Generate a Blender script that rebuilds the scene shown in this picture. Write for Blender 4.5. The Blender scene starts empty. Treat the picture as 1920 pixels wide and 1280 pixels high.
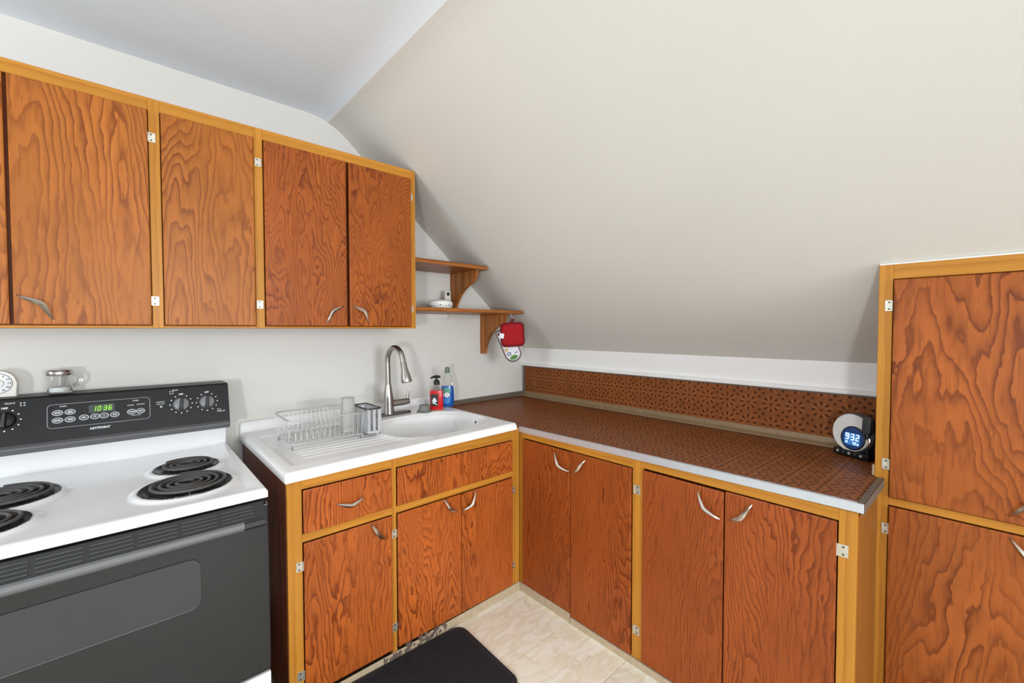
import bpy, bmesh, math, random
from mathutils import Vector, Matrix
random.seed(7)
S = bpy.context.scene
COL = S.collection
PI = math.pi

# ------------------------------------------------------------------ camera, light, exposure
cam_d = bpy.data.cameras.new('camera'); cam = bpy.data.objects.new('camera', cam_d); COL.objects.link(cam)
YAW, PITCH, ROLL = 0.834372, -0.028059, -0.000864
fw = Vector((math.cos(PITCH)*math.cos(YAW), math.cos(PITCH)*math.sin(YAW), math.sin(PITCH)))
rt = fw.cross(Vector((0, 0, 1))).normalized(); up = rt.cross(fw)
c, s = math.cos(ROLL), math.sin(ROLL)
r2 = c*rt + s*up; u2 = -s*rt + c*up
cam.matrix_world = Matrix(((r2.x, u2.x, -fw.x, -2.25215), (r2.y, u2.y, -fw.y, -2.35575), (r2.z, u2.z, -fw.z, 1.35), (0, 0, 0, 1)))
cam_d.sensor_width = 36.0; cam_d.lens = 797.53/1920*36.0; cam_d.clip_start = 0.02
S.camera = cam
S.view_settings.view_transform = 'Standard'; S.view_settings.look = 'None'
S.view_settings.gamma = 1.0; S.view_settings.use_curve_mapping = False
S.view_settings.exposure = 0.0
W = bpy.data.worlds.new('world'); S.world = W; W.use_nodes = True
W.node_tree.nodes['Background'].inputs[0].default_value = (0.88, 0.95, 1.0, 1)
W.node_tree.nodes['Background'].inputs[1].default_value = 0.90

def area(name, loc, target, size, power, color=(1, 1, 1), size_y=None):
    d = bpy.data.lights.new(name, 'AREA'); d.energy = power; d.color = color; d.size = size
    d.shape = 'DISK'
    if size_y: d.shape = 'RECTANGLE'; d.size_y = size_y
    o = bpy.data.objects.new(name, d); COL.objects.link(o); o.location = loc
    o.rotation_euler = (Vector(target)-Vector(loc)).to_track_quat('-Z', 'Y').to_euler()
    return o
area('flash_light', (-3.5, -3.25, 1.08), (-0.9, -0.4, 1.2), 0.24, 29, (0.95, 0.97, 1.0))
area('window_light_left', (-4.7, -0.85, 1.75), (-1.0, -0.7, 1.5), 0.8, 27, (0.92, 0.97, 1.0), 1.3)
area('fill_light_rear', (-2.0, -6.6, 1.7), (-1.6, -0.9, 1.4), 2.2, 78, (0.93, 0.97, 1.0), 1.5)  # added fill lamp behind the camera, brightens fronts facing the room; no window built
area('fill_light_rear_right', (-1.35, -6.4, 1.5), (-1.5, -0.9, 1.3), 1.2, 58, (0.93, 0.97, 1.0), 1.2)  # second added fill lamp at the rear, evens out brightness; not a real window

# ------------------------------------------------------------------ materials
def newmat(name):
    m = bpy.data.materials.new(name); m.use_nodes = True
    nt = m.node_tree; return m, nt, nt.nodes['Principled BSDF'], nt.links
def srgb(r, g, b):
    f = lambda v: (v/255/12.92) if v/255 <= 0.04045 else ((v/255+0.055)/1.055)**2.4
    return (f(r), f(g), f(b), 1)
def plain(name, col, rough=0.5, metal=0.0, spec=0.5, trans=0.0, emit=None, estr=1.0, noise=0.0, nscale=30, alpha=None, ior=None, coat=0):
    m, nt, b, L = newmat(name)
    b.inputs['Base Color'].default_value = col; b.inputs['Roughness'].default_value = rough
    b.inputs['Metallic'].default_value = metal; b.inputs['Specular IOR Level'].default_value = spec
    b.inputs['Transmission Weight'].default_value = trans
    b.inputs['Coat Weight'].default_value = coat
    if ior: b.inputs['IOR'].default_value = ior
    if emit: b.inputs['Emission Color'].default_value = emit; b.inputs['Emission Strength'].default_value = estr
    if noise:
        tc = nt.nodes.new('ShaderNodeTexCoord'); n = nt.nodes.new('ShaderNodeTexNoise'); n.inputs['Scale'].default_value = nscale
        n.inputs['Detail'].default_value = 4
        L.new(tc.outputs['Object'], n.inputs['Vector'])
        mx = nt.nodes.new('ShaderNodeMix'); mx.data_type = 'RGBA'
        mx.inputs['A'].default_value = tuple(x*(1-noise) for x in col[:3])+(1,)
        mx.inputs['B'].default_value = tuple(min(1, x*(1+noise)) for x in col[:3])+(1,)
        L.new(n.outputs['Fac'], mx.inputs['Factor']); L.new(mx.outputs['Result'], b.inputs['Base Color'])
    return m
def M(nt, op, a=None, b=None, clamp=False):
    n = nt.nodes.new('ShaderNodeMath'); n.operation = op; n.use_clamp = clamp
    for i, v in enumerate((a, b)):
        if v is None: continue
        if isinstance(v, (int, float)): n.inputs[i].default_value = v
        else: nt.links.new(v, n.inputs[i])
    return n.outputs[0]
def ramp(nt, fac, stops):
    r = nt.nodes.new('ShaderNodeValToRGB'); nt.links.new(fac, r.inputs['Fac'])
    e = r.color_ramp.elements
    while len(e) < len(stops): e.new(0.5)
    for i, (p, cc) in enumerate(stops): e[i].position = p; e[i].color = cc
    return r.outputs['Color']
def mixc(nt, fac, a, b, blend='MIX'):
    m = nt.nodes.new('ShaderNodeMix'); m.data_type = 'RGBA'; m.blend_type = blend
    for k, v in (('Factor', fac), ('A', a), ('B', b)):
        if isinstance(v, (int, float, tuple)): m.inputs[k].default_value = v
        else: nt.links.new(v, m.inputs[k])
    return m.outputs['Result']
def noise(nt, vec, scale, detail=2, rough=0.5, dist=0.0):
    n = nt.nodes.new('ShaderNodeTexNoise'); n.inputs['Scale'].default_value = scale; n.inputs['Detail'].default_value = detail
    n.inputs['Roughness'].default_value = rough; n.inputs['Distortion'].default_value = dist
    nt.links.new(vec, n.inputs['Vector']); return n.outputs['Fac']

def plywood(name, base, dark, rings=20.0, su=1.0, sv=0.2, drift=6.0, nsc=3.0, rough=0.36, contrast=1.0, light=1.12, horizontal=False, fine=0.5, dashes=1.0):
    """rotary cut fir plywood: contour lines of a stretched noise field, latewood edge sharp on one side"""
    m, nt, b, L = newmat(name)
    tc = nt.nodes.new('ShaderNodeTexCoord'); sp = nt.nodes.new('ShaderNodeSeparateXYZ'); L.new(tc.outputs['Object'], sp.inputs[0])
    oi = nt.nodes.new('ShaderNodeObjectInfo')
    u = M(nt, 'ADD', sp.outputs['X'], sp.outputs['Y']); v = sp.outputs['Z']
    if horizontal: u, v = v, u
    rnd = M(nt, 'MULTIPLY', oi.outputs['Random'], 61.0)
    def vec(a, b_):
        cv = nt.nodes.new('ShaderNodeCombineXYZ')
        L.new(M(nt, 'MULTIPLY', u, a), cv.inputs[0]); L.new(M(nt, 'MULTIPLY', v, b_), cv.inputs[1]); L.new(rnd, cv.inputs[2]); return cv.outputs[0]
    broad = vec(su, sv)
    n1 = noise(nt, broad, nsc, 2.2, 0.42, 0.35)
    n2 = noise(nt, vec(1.0, 0.30), 26, 2.6, 0.5, 0.25)
    f = M(nt, 'ADD', M(nt, 'MULTIPLY', n1, rings), M(nt, 'ADD', M(nt, 'MULTIPLY', n2, fine), M(nt, 'MULTIPLY', u, drift)))
    fr = M(nt, 'FRACT', f)
    k = lambda c_, t: tuple(min(1, c_[i]*t) for i in range(3))+(1,)
    mixd = lambda t: tuple(base[i]*(1-t)+dark[i]*t for i in range(3))+(1,)
    col = ramp(nt, fr, [(0.0, k(base, light)), (0.40, base), (0.66, mixd(0.35)), (0.84, dark), (0.92, dark), (1.0, k(base, light*0.97))])
    # lines fade out over parts of the sheet
    nf = noise(nt, vec(1.0, 0.5), 5.0, 2, 0.5)
    fade = M(nt, 'MULTIPLY', M(nt, 'SUBTRACT', nf, 0.30), 3.2, True)
    fade = M(nt, 'ADD', 0.25, M(nt, 'MULTIPLY', fade, 0.75*contrast))
    col = mixc(nt, fade, mixd(0.16), col)
    n3 = noise(nt, vec(1.0, 0.03), 240, 2, 0.6)
    n4 = noise(nt, vec(1.0, 0.35), 4.5, 3, 0.55)
    tone = M(nt, 'ADD', 0.56, M(nt, 'ADD', M(nt, 'MULTIPLY', n3, 0.22), M(nt, 'ADD', M(nt, 'MULTIPLY', n4, 0.62), M(nt, 'MULTIPLY', oi.outputs['Random'], 0.07))))
    cc = nt.nodes.new('ShaderNodeCombineColor'); [L.new(tone, cc.inputs[i]) for i in range(3)]
    col = mixc(nt, 1.0, col, cc.outputs[0], 'MULTIPLY')
    dsh = M(nt, 'MULTIPLY', M(nt, 'SUBTRACT', noise(nt, vec(1.0, 0.09), 120, 2, 0.5), 0.54), 7.0, True)
    col = mixc(nt, M(nt, 'MULTIPLY', dsh, 0.42*dashes), col, dark)
    L.new(col, b.inputs['Base Color'])
    b.inputs['Roughness'].default_value = rough; b.inputs['Specular IOR Level'].default_value = 0.2
    bp = nt.nodes.new('ShaderNodeBump'); bp.inputs['Strength'].default_value = 0.05; bp.inputs['Distance'].default_value = 0.002
    L.new(fr, bp.inputs['Height']); L.new(bp.outputs[0], b.inputs['Normal'])
    return m
ply_upper = plywood('fir_plywood_amber', srgb(172, 101, 39), srgb(128, 66, 24), rings=42, drift=12, nsc=3.0, fine=1.8)
ply_mid = plywood('fir_plywood_brown', srgb(160, 84, 32), srgb(112, 50, 18), rings=52, drift=22, nsc=3.4, sv=0.28, fine=3.6)
ply_base = plywood('fir_plywood_red', srgb(178, 92, 38), srgb(118, 52, 20), rings=60, drift=50, nsc=2.8, sv=0.18, fine=3.4)
ply_tall = plywood('fir_plywood_tall', srgb(164, 88, 36), srgb(114, 54, 20), rings=44, drift=16, nsc=3.0, sv=0.22, fine=2.4)
ply_shaded = plywood('fir_plywood_shaded', srgb(156, 78, 32), srgb(106, 46, 18), rings=64, drift=70, nsc=2.6, sv=0.15, fine=3.6, contrast=0.8)  # plywood darkened for the right-hand doors: their dimmer lighting is put into the colour
pine_dark = plywood('dark_pine', srgb(146, 92, 36), srgb(116, 66, 24), rings=6, drift=60, nsc=2.0, sv=0.05, rough=0.55, contrast=0.6)
ply_side = plywood('fir_plywood_dark', srgb(126, 62, 28), srgb(80, 34, 14), rings=14, drift=24, nsc=3, sv=0.1)
PN = dict(dashes=0.25, rings=3.0, drift=30.0, nsc=1.6, sv=0.04, rough=0.34, contrast=0.5, light=1.05)
pine = plywood('stained_pine', srgb(192, 132, 50), srgb(168, 104, 34), **PN)
pine_h = plywood('stained_pine_rail', srgb(192, 132, 50), srgb(168, 104, 34), horizontal=True, **PN)
shelf_wood = plywood('shelf_wood', srgb(160, 98, 48), srgb(118, 64, 28), rings=4, drift=40, nsc=2.0, sv=0.05, horizontal=True)
bracket_wood = plywood('bracket_wood', srgb(176, 112, 56), srgb(140, 80, 34), rings=5, drift=16, nsc=3.0, sv=0.1)

def paint(name, col, bump=0.12, rough=0.6):
    m, nt, b, L = newmat(name)
    tc = nt.nodes.new('ShaderNodeTexCoord')
    n = noise(nt, tc.outputs['Object'], 2.2, 4, 0.55)
    cl = mixc(nt, n, tuple(x*0.965 for x in col[:3])+(1,), tuple(min(1, x*1.03) for x in col[:3])+(1,))
    L.new(cl, b.inputs['Base Color']); b.inputs['Roughness'].default_value = rough; b.inputs['Specular IOR Level'].default_value = 0.25
    bp = nt.nodes.new('ShaderNodeBump'); bp.inputs['Strength'].default_value = bump; bp.inputs['Distance'].default_value = 0.003
    L.new(noise(nt, tc.outputs['Object'], 90, 3), bp.inputs['Height']); L.new(bp.outputs[0], b.inputs['Normal'])
    return m
wall_paint = paint('cream_wall_paint', srgb(222, 220, 214))
slope_paint = paint('cream_slope_paint', srgb(220, 217, 209))
white_paint = paint('white_trim_paint', srgb(244, 243, 240), 0.08, 0.5)
ceil_paint = paint('grey_ceiling_paint', srgb(238, 246, 254))

def stone_tile():
    m, nt, b, L = newmat('stone_vinyl')
    tc = nt.nodes.new('ShaderNodeTexCoord'); oi = nt.nodes.new('ShaderNodeObjectInfo')
    mp = nt.nodes.new('ShaderNodeMapping'); L.new(tc.outputs['Object'], mp.inputs[0]); mp.inputs['Scale'].default_value = (1.0, 2.2, 1)
    ad = nt.nodes.new('ShaderNodeVectorMath'); ad.operation = 'ADD'; L.new(mp.outputs[0], ad.inputs[0])
    cv = nt.nodes.new('ShaderNodeCombineXYZ'); L.new(M(nt, 'MULTIPLY', oi.outputs['Random'], 40), cv.inputs[2]); L.new(cv.outputs[0], ad.inputs[1])
    n = noise(nt, ad.outputs[0], 4.5, 7, 0.55, 0.9)
    col = ramp(nt, n, [(0.28, srgb(248, 249, 238)), (0.43, srgb(242, 240, 222)), (0.50, srgb(234, 228, 204)), (0.56, srgb(247, 247, 234)), (0.75, srgb(240, 240, 224))])
    n2 = noise(nt, ad.outputs[0], 9, 6, 0.6, 1.4)
    v = M(nt, 'ABSOLUTE', M(nt, 'SUBTRACT', n2, 0.5)); v = M(nt, 'MULTIPLY', v, 60, True)
    pz = noise(nt, ad.outputs[0], 3.0, 2, 0.5)
    v = M(nt, 'MAXIMUM', v, M(nt, 'MULTIPLY', M(nt, 'SUBTRACT', 0.62, pz), 12, True))
    col = mixc(nt, v, srgb(214, 204, 182), col)
    tone = M(nt, 'ADD', 0.9, M(nt, 'MULTIPLY', oi.outputs['Random'], 0.16))
    cc = nt.nodes.new('ShaderNodeCombineColor'); [L.new(tone, cc.inputs[i]) for i in range(3)]
    L.new(mixc(nt, 1.0, col, cc.outputs[0], 'MULTIPLY'), b.inputs['Base Color'])
    b.inputs['Roughness'].default_value = 0.42
    return m
tile_mat = stone_tile()
subfloor = plain('subfloor', srgb(120, 104, 84), 0.8, noise=0.2)

def laminate(name, axis_u, axis_v):
    """brown linoleum printed with a lattice of eight petalled stars"""
    m, nt, b, L = newmat(name)
    tc = nt.nodes.new('ShaderNodeTexCoord'); sp = nt.nodes.new('ShaderNodeSeparateXYZ'); L.new(tc.outputs['Object'], sp.inputs[0])
    P = 0.098
    def cell(off):
        U = M(nt, 'SUBTRACT', M(nt, 'FRACT', M(nt, 'ADD', M(nt, 'DIVIDE', sp.outputs[axis_u], P), off)), 0.5)
        V = M(nt, 'SUBTRACT', M(nt, 'FRACT', M(nt, 'ADD', M(nt, 'DIVIDE', sp.outputs[axis_v], P), off)), 0.5)
        R = M(nt, 'SQRT', M(nt, 'ADD', M(nt, 'MULTIPLY', U, U), M(nt, 'MULTIPLY', V, V)))
        A = M(nt, 'ARCTAN2', V, U)
        return R, A
    R, A = cell(0.0); R2, A2 = cell(0.5)
    def spots(R, A, n, r0, w, ph):
        ring = M(nt, 'SUBTRACT', 1.0, M(nt, 'DIVIDE', M(nt, 'ABSOLUTE', M(nt, 'SUBTRACT', R, r0)), w), True)
        an = M(nt, 'MULTIPLY', M(nt, 'SUBTRACT', M(nt, 'COSINE', M(nt, 'ADD', M(nt, 'MULTIPLY', A, n), ph)), 0.25), 1.6, True)
        return M(nt, 'MULTIPLY', ring, an)
    k_ = 1.25 if axis_v == 'Y' else 1.0
    d = M(nt, 'MAXIMUM', spots(R, A, 8, 0.30, 0.10*k_, 0.0), spots(R2, A2, 4, 0.17, 0.08*k_, 0.0))
    d = M(nt, 'MAXIMUM', d, M(nt, 'SUBTRACT', 1.0, M(nt, 'DIVIDE', R, 0.07), True))
    d = M(nt, 'MULTIPLY', d, 1.9, True)
    pet = spots(R, A, 8, 0.26, 0.22, PI)
    nz = noise(nt, tc.outputs['Object'], 120, 3, 0.6)
    nb = noise(nt, tc.outputs['Object'], 7, 3, 0.5)
    base = mixc(nt, nz, srgb(118, 66, 34), srgb(150, 88, 46))
    base = mixc(nt, M(nt, 'MULTIPLY', pet, 0.7), base, srgb(170, 104, 58))
    col = mixc(nt, M(nt, 'MULTIPLY', d, 0.85), base, srgb(46, 20, 10))
    tone = M(nt, 'ADD', 0.8, M(nt, 'MULTIPLY', nb, 0.4))
    cc = nt.nodes.new('ShaderNodeCombineColor'); [L.new(tone, cc.inputs[i]) for i in range(3)]
    L.new(mixc(nt, 1.0, col, cc.outputs[0], 'MULTIPLY'), b.inputs['Base Color'])
    b.inputs['Roughness'].default_value = 0.42; b.inputs['Specular IOR Level'].default_value = 0.10
    bp = nt.nodes.new('ShaderNodeBump'); bp.inputs['Strength'].default_value = 0.25; bp.inputs['Distance'].default_value = 0.001
    L.new(M(nt, 'SUBTRACT', 1.0, d), bp.inputs['Height']); L.new(bp.outputs[0], b.inputs['Normal'])
    return m
lam_top = laminate('star_laminate_top', 'X', 'Y'); lam_back = laminate('star_laminate_back', 'Y', 'Z')

alu = plain('aluminium_edging', srgb(206, 210, 216), 0.35, 0.55, noise=0.06, nscale=60)
alu_dull = plain('tarnished_edging', srgb(112, 102, 90), 0.6, 0.3, noise=0.2, nscale=40)
cove_mat = plain('cove_strip', srgb(138, 114, 84), 0.5, 0.15, noise=0.2, nscale=30)
chrome = plain('aged_chrome', srgb(206, 196, 184), 0.26, 1.0, noise=0.12, nscale=120)
hinge_mat = plain('hinge_steel', srgb(205, 200, 186), 0.4, 0.75, noise=0.25, nscale=90)
screw_mat = plain('screw', srgb(90, 82, 66), 0.5, 0.7)
porcelain = plain('porcelain', srgb(240, 240, 240), 0.16, spec=0.5)
enamel = plain('white_enamel', srgb(236, 237, 238), 0.2, spec=0.5)
black_gloss = plain('black_panel', srgb(27, 27, 28), 0.38, spec=0.18)
black_glass = plain('black_oven_glass', srgb(28, 28, 29), 0.2, spec=0.45)
black_matte = plain('black_plastic', srgb(30, 30, 31), 0.5)
black_deep = plain('black_gap', srgb(12, 12, 12), 0.7)
grey_plastic = plain('grey_handle', srgb(98, 98, 99), 0.42, noise=0.1, nscale=40)
slot_mat = plain('vent_bar', srgb(62, 62, 63), 0.4)
coil_mat = plain('burner_coil', srgb(92, 91, 90), 0.5, 0.3)
bowl_mat = plain('drip_bowl', srgb(20, 20, 21), 0.3, spec=0.3)
print_white = plain('white_print', srgb(232, 232, 232), 0.5)
print_grey = plain('grey_print', srgb(170, 170, 172), 0.5)
button_mat = plain('button_grey', srgb(70, 70, 76), 0.4)
knob_grey = plain('knob_grey', srgb(120, 120, 122), 0.35)
green_led = plain('green_led', (0.02, 0.1, 0.0, 1), 0.5, emit=(0.35, 1.0, 0.03, 1), estr=1.0)
green_dim = plain('display_window', srgb(22, 34, 14), 0.3)
steel = plain('brushed_steel', srgb(168, 164, 158), 0.3, 1.0, noise=0.08, nscale=120)
steel_dark = plain('dark_steel', srgb(96, 95, 92), 0.4, 0.9)
wire = plain('grey_wire', srgb(196, 195, 193), 0.35, 0.45)
slat_grey = plain('pale_grey_plastic', srgb(186, 187, 190), 0.4)
def glassy(name, col, rough=0.03, ior=1.35):
    return plain(name, col, rough, trans=1.0, ior=ior)
glass = glassy('clear_glass', (0.96, 0.97, 0.97, 1), ior=1.25)
clear_plastic = glassy('clear_plastic', (0.93, 0.95, 0.93, 1), 0.08, 1.15)
frosted = plain('translucent_plastic', srgb(232, 232, 228), 0.25, trans=0.75, ior=1.1)
red_soap = plain('red_soap', srgb(206, 18, 24), 0.2, coat=0.3)
blue_soap = plain('blue_soap', srgb(28, 88, 168), 0.15, coat=0.3)
black_label = plain('black_label', srgb(34, 28, 30), 0.4)
white_label = plain('white_label', srgb(226, 230, 232), 0.4)
teal_label = plain('teal_label', srgb(92, 160, 140), 0.4)
skyblue_label = plain('sky_blue_label', srgb(60, 140, 214), 0.4)
green_cap = plain('green_cap', srgb(92, 112, 88), 0.4)
red_cloth = plain('red_cloth', srgb(162, 8, 20), 0.9, noise=0.25, nscale=60)
dark_red = plain('dark_red_binding', srgb(112, 8, 20), 0.9)
mitt_cloth = plain('white_cloth', srgb(226, 224, 228), 0.9, noise=0.06, nscale=50)
maroon = plain('maroon_piping', srgb(86, 26, 34), 0.9)
ceramic = plain('white_ceramic', srgb(240, 240, 236), 0.2)
white_plastic = plain('white_plastic', srgb(232, 230, 222), 0.4)
rubber_grey = plain('grey_rubber', srgb(120, 121, 116), 0.6)
blue_print = plain('blue_print', srgb(58, 68, 110), 0.5)
green_print = plain('green_print', srgb(86, 138, 62), 0.8)
tan_print = plain('tan_print', srgb(208, 176, 112), 0.8)
clock_white = plain('clock_white', srgb(226, 226, 222), 0.3)
clock_black = plain('clock_black', srgb(20, 20, 22), 0.35)
clock_grey = plain('clock_grey', srgb(62, 66, 70), 0.4)
screen_blue = plain('blue_screen', srgb(10, 22, 50), 0.2, emit=(0.004, 0.025, 0.10, 1), estr=1.0)
screen_lit = plain('screen_glow', (0.05, 0.15, 0.3, 1), 0.3, emit=(0.012, 0.10, 0.34, 1), estr=1.0)
digit_lit = plain('lit_digit', (0.6, 0.9, 1, 1), 0.3, emit=(0.72, 0.95, 1.0, 1), estr=1.0)
salt = plain('white_salt', srgb(244, 244, 242), 0.8)
jar_lid = plain('jar_lid_metal', srgb(176, 172, 168), 0.25, 1.0, noise=0.3, nscale=60)
strip_wood = plain('weathered_strip', srgb(184, 166, 138), 0.65, noise=0.22, nscale=45)
mold = plain('flaked_paint', srgb(98, 82, 74), 0.9, noise=0.7, nscale=60)
def mat_rubber():
    m, nt, b, L = newmat('ribbed_rubber')
    b.inputs['Base Color'].default_value = srgb(34, 37, 45); b.inputs['Roughness'].default_value = 0.75
    return m
rubber = mat_rubber()

# ------------------------------------------------------------------ mesh helpers
class MB:
    def __init__(self): self.b = bmesh.new()
    def hexa(self, pts, bev=0.0, seg=1):
        vs = [self.b.verts.new(p) for p in pts]
        F = [(0, 3, 2, 1), (4, 5, 6, 7), (0, 1, 5, 4), (1, 2, 6, 5), (2, 3, 7, 6), (3, 0, 4, 7)]
        fs = [self.b.faces.new([vs[i] for i in f]) for f in F]
        if bev:
            es = list({e for f in fs for e in f.edges})
            bmesh.ops.bevel(self.b, geom=es, offset=bev, segments=seg, profile=0.6, affect='EDGES')
        return self
    def box(self, x0, x1, y0, y1, z0, z1, bev=0.0, seg=1):
        return self.hexa([(x0, y0, z0), (x1, y0, z0), (x1, y1, z0), (x0, y1, z0), (x0, y0, z1), (x1, y0, z1), (x1, y1, z1), (x0, y1, z1)], bev, seg)
    def lathe(self, prof, center=(0, 0, 0), n=28, mat=None, sx=1, sy=1):
        """prof: list of (r, z)"""
        rings = []; mat = mat or Matrix.Identity(4); C = Vector(center)
        for r, z in prof:
            if r < 1e-6: rings.append([self.b.verts.new(C + mat @ Vector((0, 0, z)))])
            else: rings.append([self.b.verts.new(C + mat @ Vector((r*sx*math.cos(2*PI*k/n), r*sy*math.sin(2*PI*k/n), z))) for k in range(n)])
        for a, b_ in zip(rings, rings[1:]):
            for k in range(n):
                k2 = (k+1) % n
                q = []
                for v in ((a[k], a[k2]) if len(a) > 1 else (a[0],)): q.append(v)
                for v in ((b_[k2], b_[k]) if len(b_) > 1 else (b_[0],)): q.append(v)
                if len(q) >= 3: self.b.faces.new(q)
        for rg, fl in ((rings[0], True), (rings[-1], False)):
            if len(rg) > 1: self.b.faces.new(rg[::-1] if fl else rg)
        return self
    def tube(self, pts, r, n=8, closed=False, caps=True):
        P = [Vector(p) for p in pts]; N = len(P)
        rr = r if isinstance(r, (list, tuple)) else [r]*N
        T = []
        for i in range(N):
            a = P[(i-1) % N] if closed or i > 0 else P[i]; b_ = P[(i+1) % N] if closed or i < N-1 else P[i]
            T.append((b_-a).normalized())
        ref = Vector((0, 0, 1)) if abs(T[0].z) < 0.9 else Vector((1, 0, 0))
        nrm = (ref - T[0]*ref.dot(T[0])).normalized(); rings = []
        for i in range(N):
            nrm = (nrm - T[i]*nrm.dot(T[i]))
            nrm = nrm.normalized() if nrm.length > 1e-6 else T[i].orthogonal().normalized()
            bi = T[i].cross(nrm)
            rings.append([self.b.verts.new(P[i] + rr[i]*(math.cos(2*PI*k/n)*nrm + math.sin(2*PI*k/n)*bi)) for k in range(n)])
        for i in range(N if closed else N-1):
            a, b_ = rings[i], rings[(i+1) % N]
            for k in range(n): self.b.faces.new((a[k], a[(k+1) % n], b_[(k+1) % n], b_[k]))
        if not closed and caps:
            self.b.faces.new(rings[0][::-1]); self.b.faces.new(rings[-1])
        return self
    def prism(self, poly, vec, bev=0.0):
        """poly: list of 3D points (planar), extruded by vec"""
        v = Vector(vec); a = [self.b.verts.new(p) for p in poly]; b_ = [self.b.verts.new(Vector(p)+v) for p in poly]
        n = len(a); fs = [self.b.faces.new(a[::-1]), self.b.faces.new(b_)]
        for i in range(n): fs.append(self.b.faces.new((a[i], a[(i+1) % n], b_[(i+1) % n], b_[i])))
        if bev:
            es = list(set(fs[0].edges) | set(fs[1].edges))
            bmesh.ops.bevel(self.b, geom=es, offset=bev, segments=2, profile=0.6, affect='EDGES')
        return self
    def xf(self, mat):
        bmesh.ops.transform(self.b, matrix=mat, verts=self.b.verts); return self

def wloc(o):
    v = Vector((0, 0, 0))
    while o: v = v + o.location; o = o.parent
    return v
def obj(name, mb, mat, parent=None, smooth=False, local=False):
    """link the mesh as one object; world coordinates unless local"""
    b = mb.b if isinstance(mb, MB) else mb
    bmesh.ops.recalc_face_normals(b, faces=b.faces)
    if parent is not None and not local:
        bmesh.ops.translate(b, vec=-wloc(parent), verts=b.verts)
    me = bpy.data.meshes.new(name); b.to_mesh(me); b.free()
    me.materials.append(mat)
    if smooth:
        for p in me.polygons: p.use_smooth = True
        if smooth != 'all':
            me.set_sharp_from_angle(angle=math.radians(38))
    o = bpy.data.objects.new(name, me); COL.objects.link(o)
    if parent is not None: o.parent = parent
    return o
def thing(name, label, cat, loc=(0, 0, 0), rz=0.0, group=None):
    o = bpy.data.objects.new(name, None); COL.objects.link(o); o.location = loc; o.rotation_euler = (0, 0, rz)
    o.empty_display_size = 0.05
    o['label'] = label; o['category'] = cat
    if group: o['group'] = group
    return o
def tag(o, label, cat, group=None):
    o['label'] = label; o['category'] = cat
    if group: o['group'] = group
    return o
def struct(name, mb, mat, parent=None, smooth=False):
    o = obj(name, mb, mat, parent, smooth)
    if parent is None: o['kind'] = 'structure'
    return o
FONT_CACHE = {}
def text_mesh(txt, size, extrude=0.0004, shear=0.0, bold=0.0):
    cu = bpy.data.curves.new('t', 'FONT'); cu.body = txt; cu.size = size; cu.extrude = extrude; cu.shear = shear; cu.offset = bold
    cu.align_x = 'CENTER'; cu.align_y = 'CENTER'; cu.resolution_u = 3
    o = bpy.data.objects.new('t', cu); COL.objects.link(o)
    dg = bpy.context.evaluated_depsgraph_get(); dg.update()
    me = bpy.data.meshes.new_from_object(o.evaluated_get(dg))
    b = bmesh.new(); b.from_mesh(me)
    bpy.data.objects.remove(o); bpy.data.curves.remove(cu); bpy.data.meshes.remove(me)
    return b
SEG = {'0': 'abcdef', '1': 'bc', '2': 'abged', '3': 'abgcd', '4': 'fgbc', '5': 'afgcd', '6': 'afgedc', '7': 'abc', '8': 'abcdefg', '9': 'abfgcd'}
def seven(mb, ch, ox, oy, w, h, t, depth, slant=0.0):
    """seven segment digit in local XY, extruded along +Z"""
    g = t*0.15
    bars = {'a': (g, w-g, h-t, h), 'd': (g, w-g, 0, t), 'g': (g, w-g, h/2-t/2, h/2+t/2), 'f': (0, t, h/2+g, h-g), 'b': (w-t, w, h/2+g, h-g),
            'e': (0, t, g, h/2-g), 'c': (w-t, w, g, h/2-g)}
    for k in SEG[ch]:
        x0, x1, y0, y1 = bars[k]
        sh = lambda x, y, z: (ox+x+slant*y, oy+y, z)
        mb.hexa([sh(x0, y0, 0), sh(x1, y0, 0), sh(x1, y1, 0), sh(x0, y1, 0), sh(x0, y0, depth), sh(x1, y0, depth), sh(x1, y1, depth), sh(x0, y1, depth)])
def bez(pts, n=16):
    """smooth curve through control points (Catmull-Rom)"""
    P = [Vector(p) for p in pts]; P = [2*P[0]-P[1]] + P + [2*P[-1]-P[-2]]; out = []
    for i in range(1, len(P)-2):
        for k in range(n):
            t = k/n; a, b_, c_, d = P[i-1], P[i], P[i+1], P[i+2]
            out.append(0.5*((2*b_)+(c_-a)*t+(2*a-5*b_+4*c_-d)*t*t+(3*b_-a-3*c_+d)*t**3))
    out.append(P[-2]); return out
def rrect(cx, cy, w, h, r, n=6):
    out = []
    for (sx, sy, a0) in ((1, 1, 0), (-1, 1, PI/2), (-1, -1, PI), (1, -1, 1.5*PI)):
        for k in range(n+1):
            a = a0 + k/n*PI/2
            out.append((cx+sx*(w/2-r)+r*math.cos(a), cy+sy*(h/2-r)+r*math.sin(a)))
    return out

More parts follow.
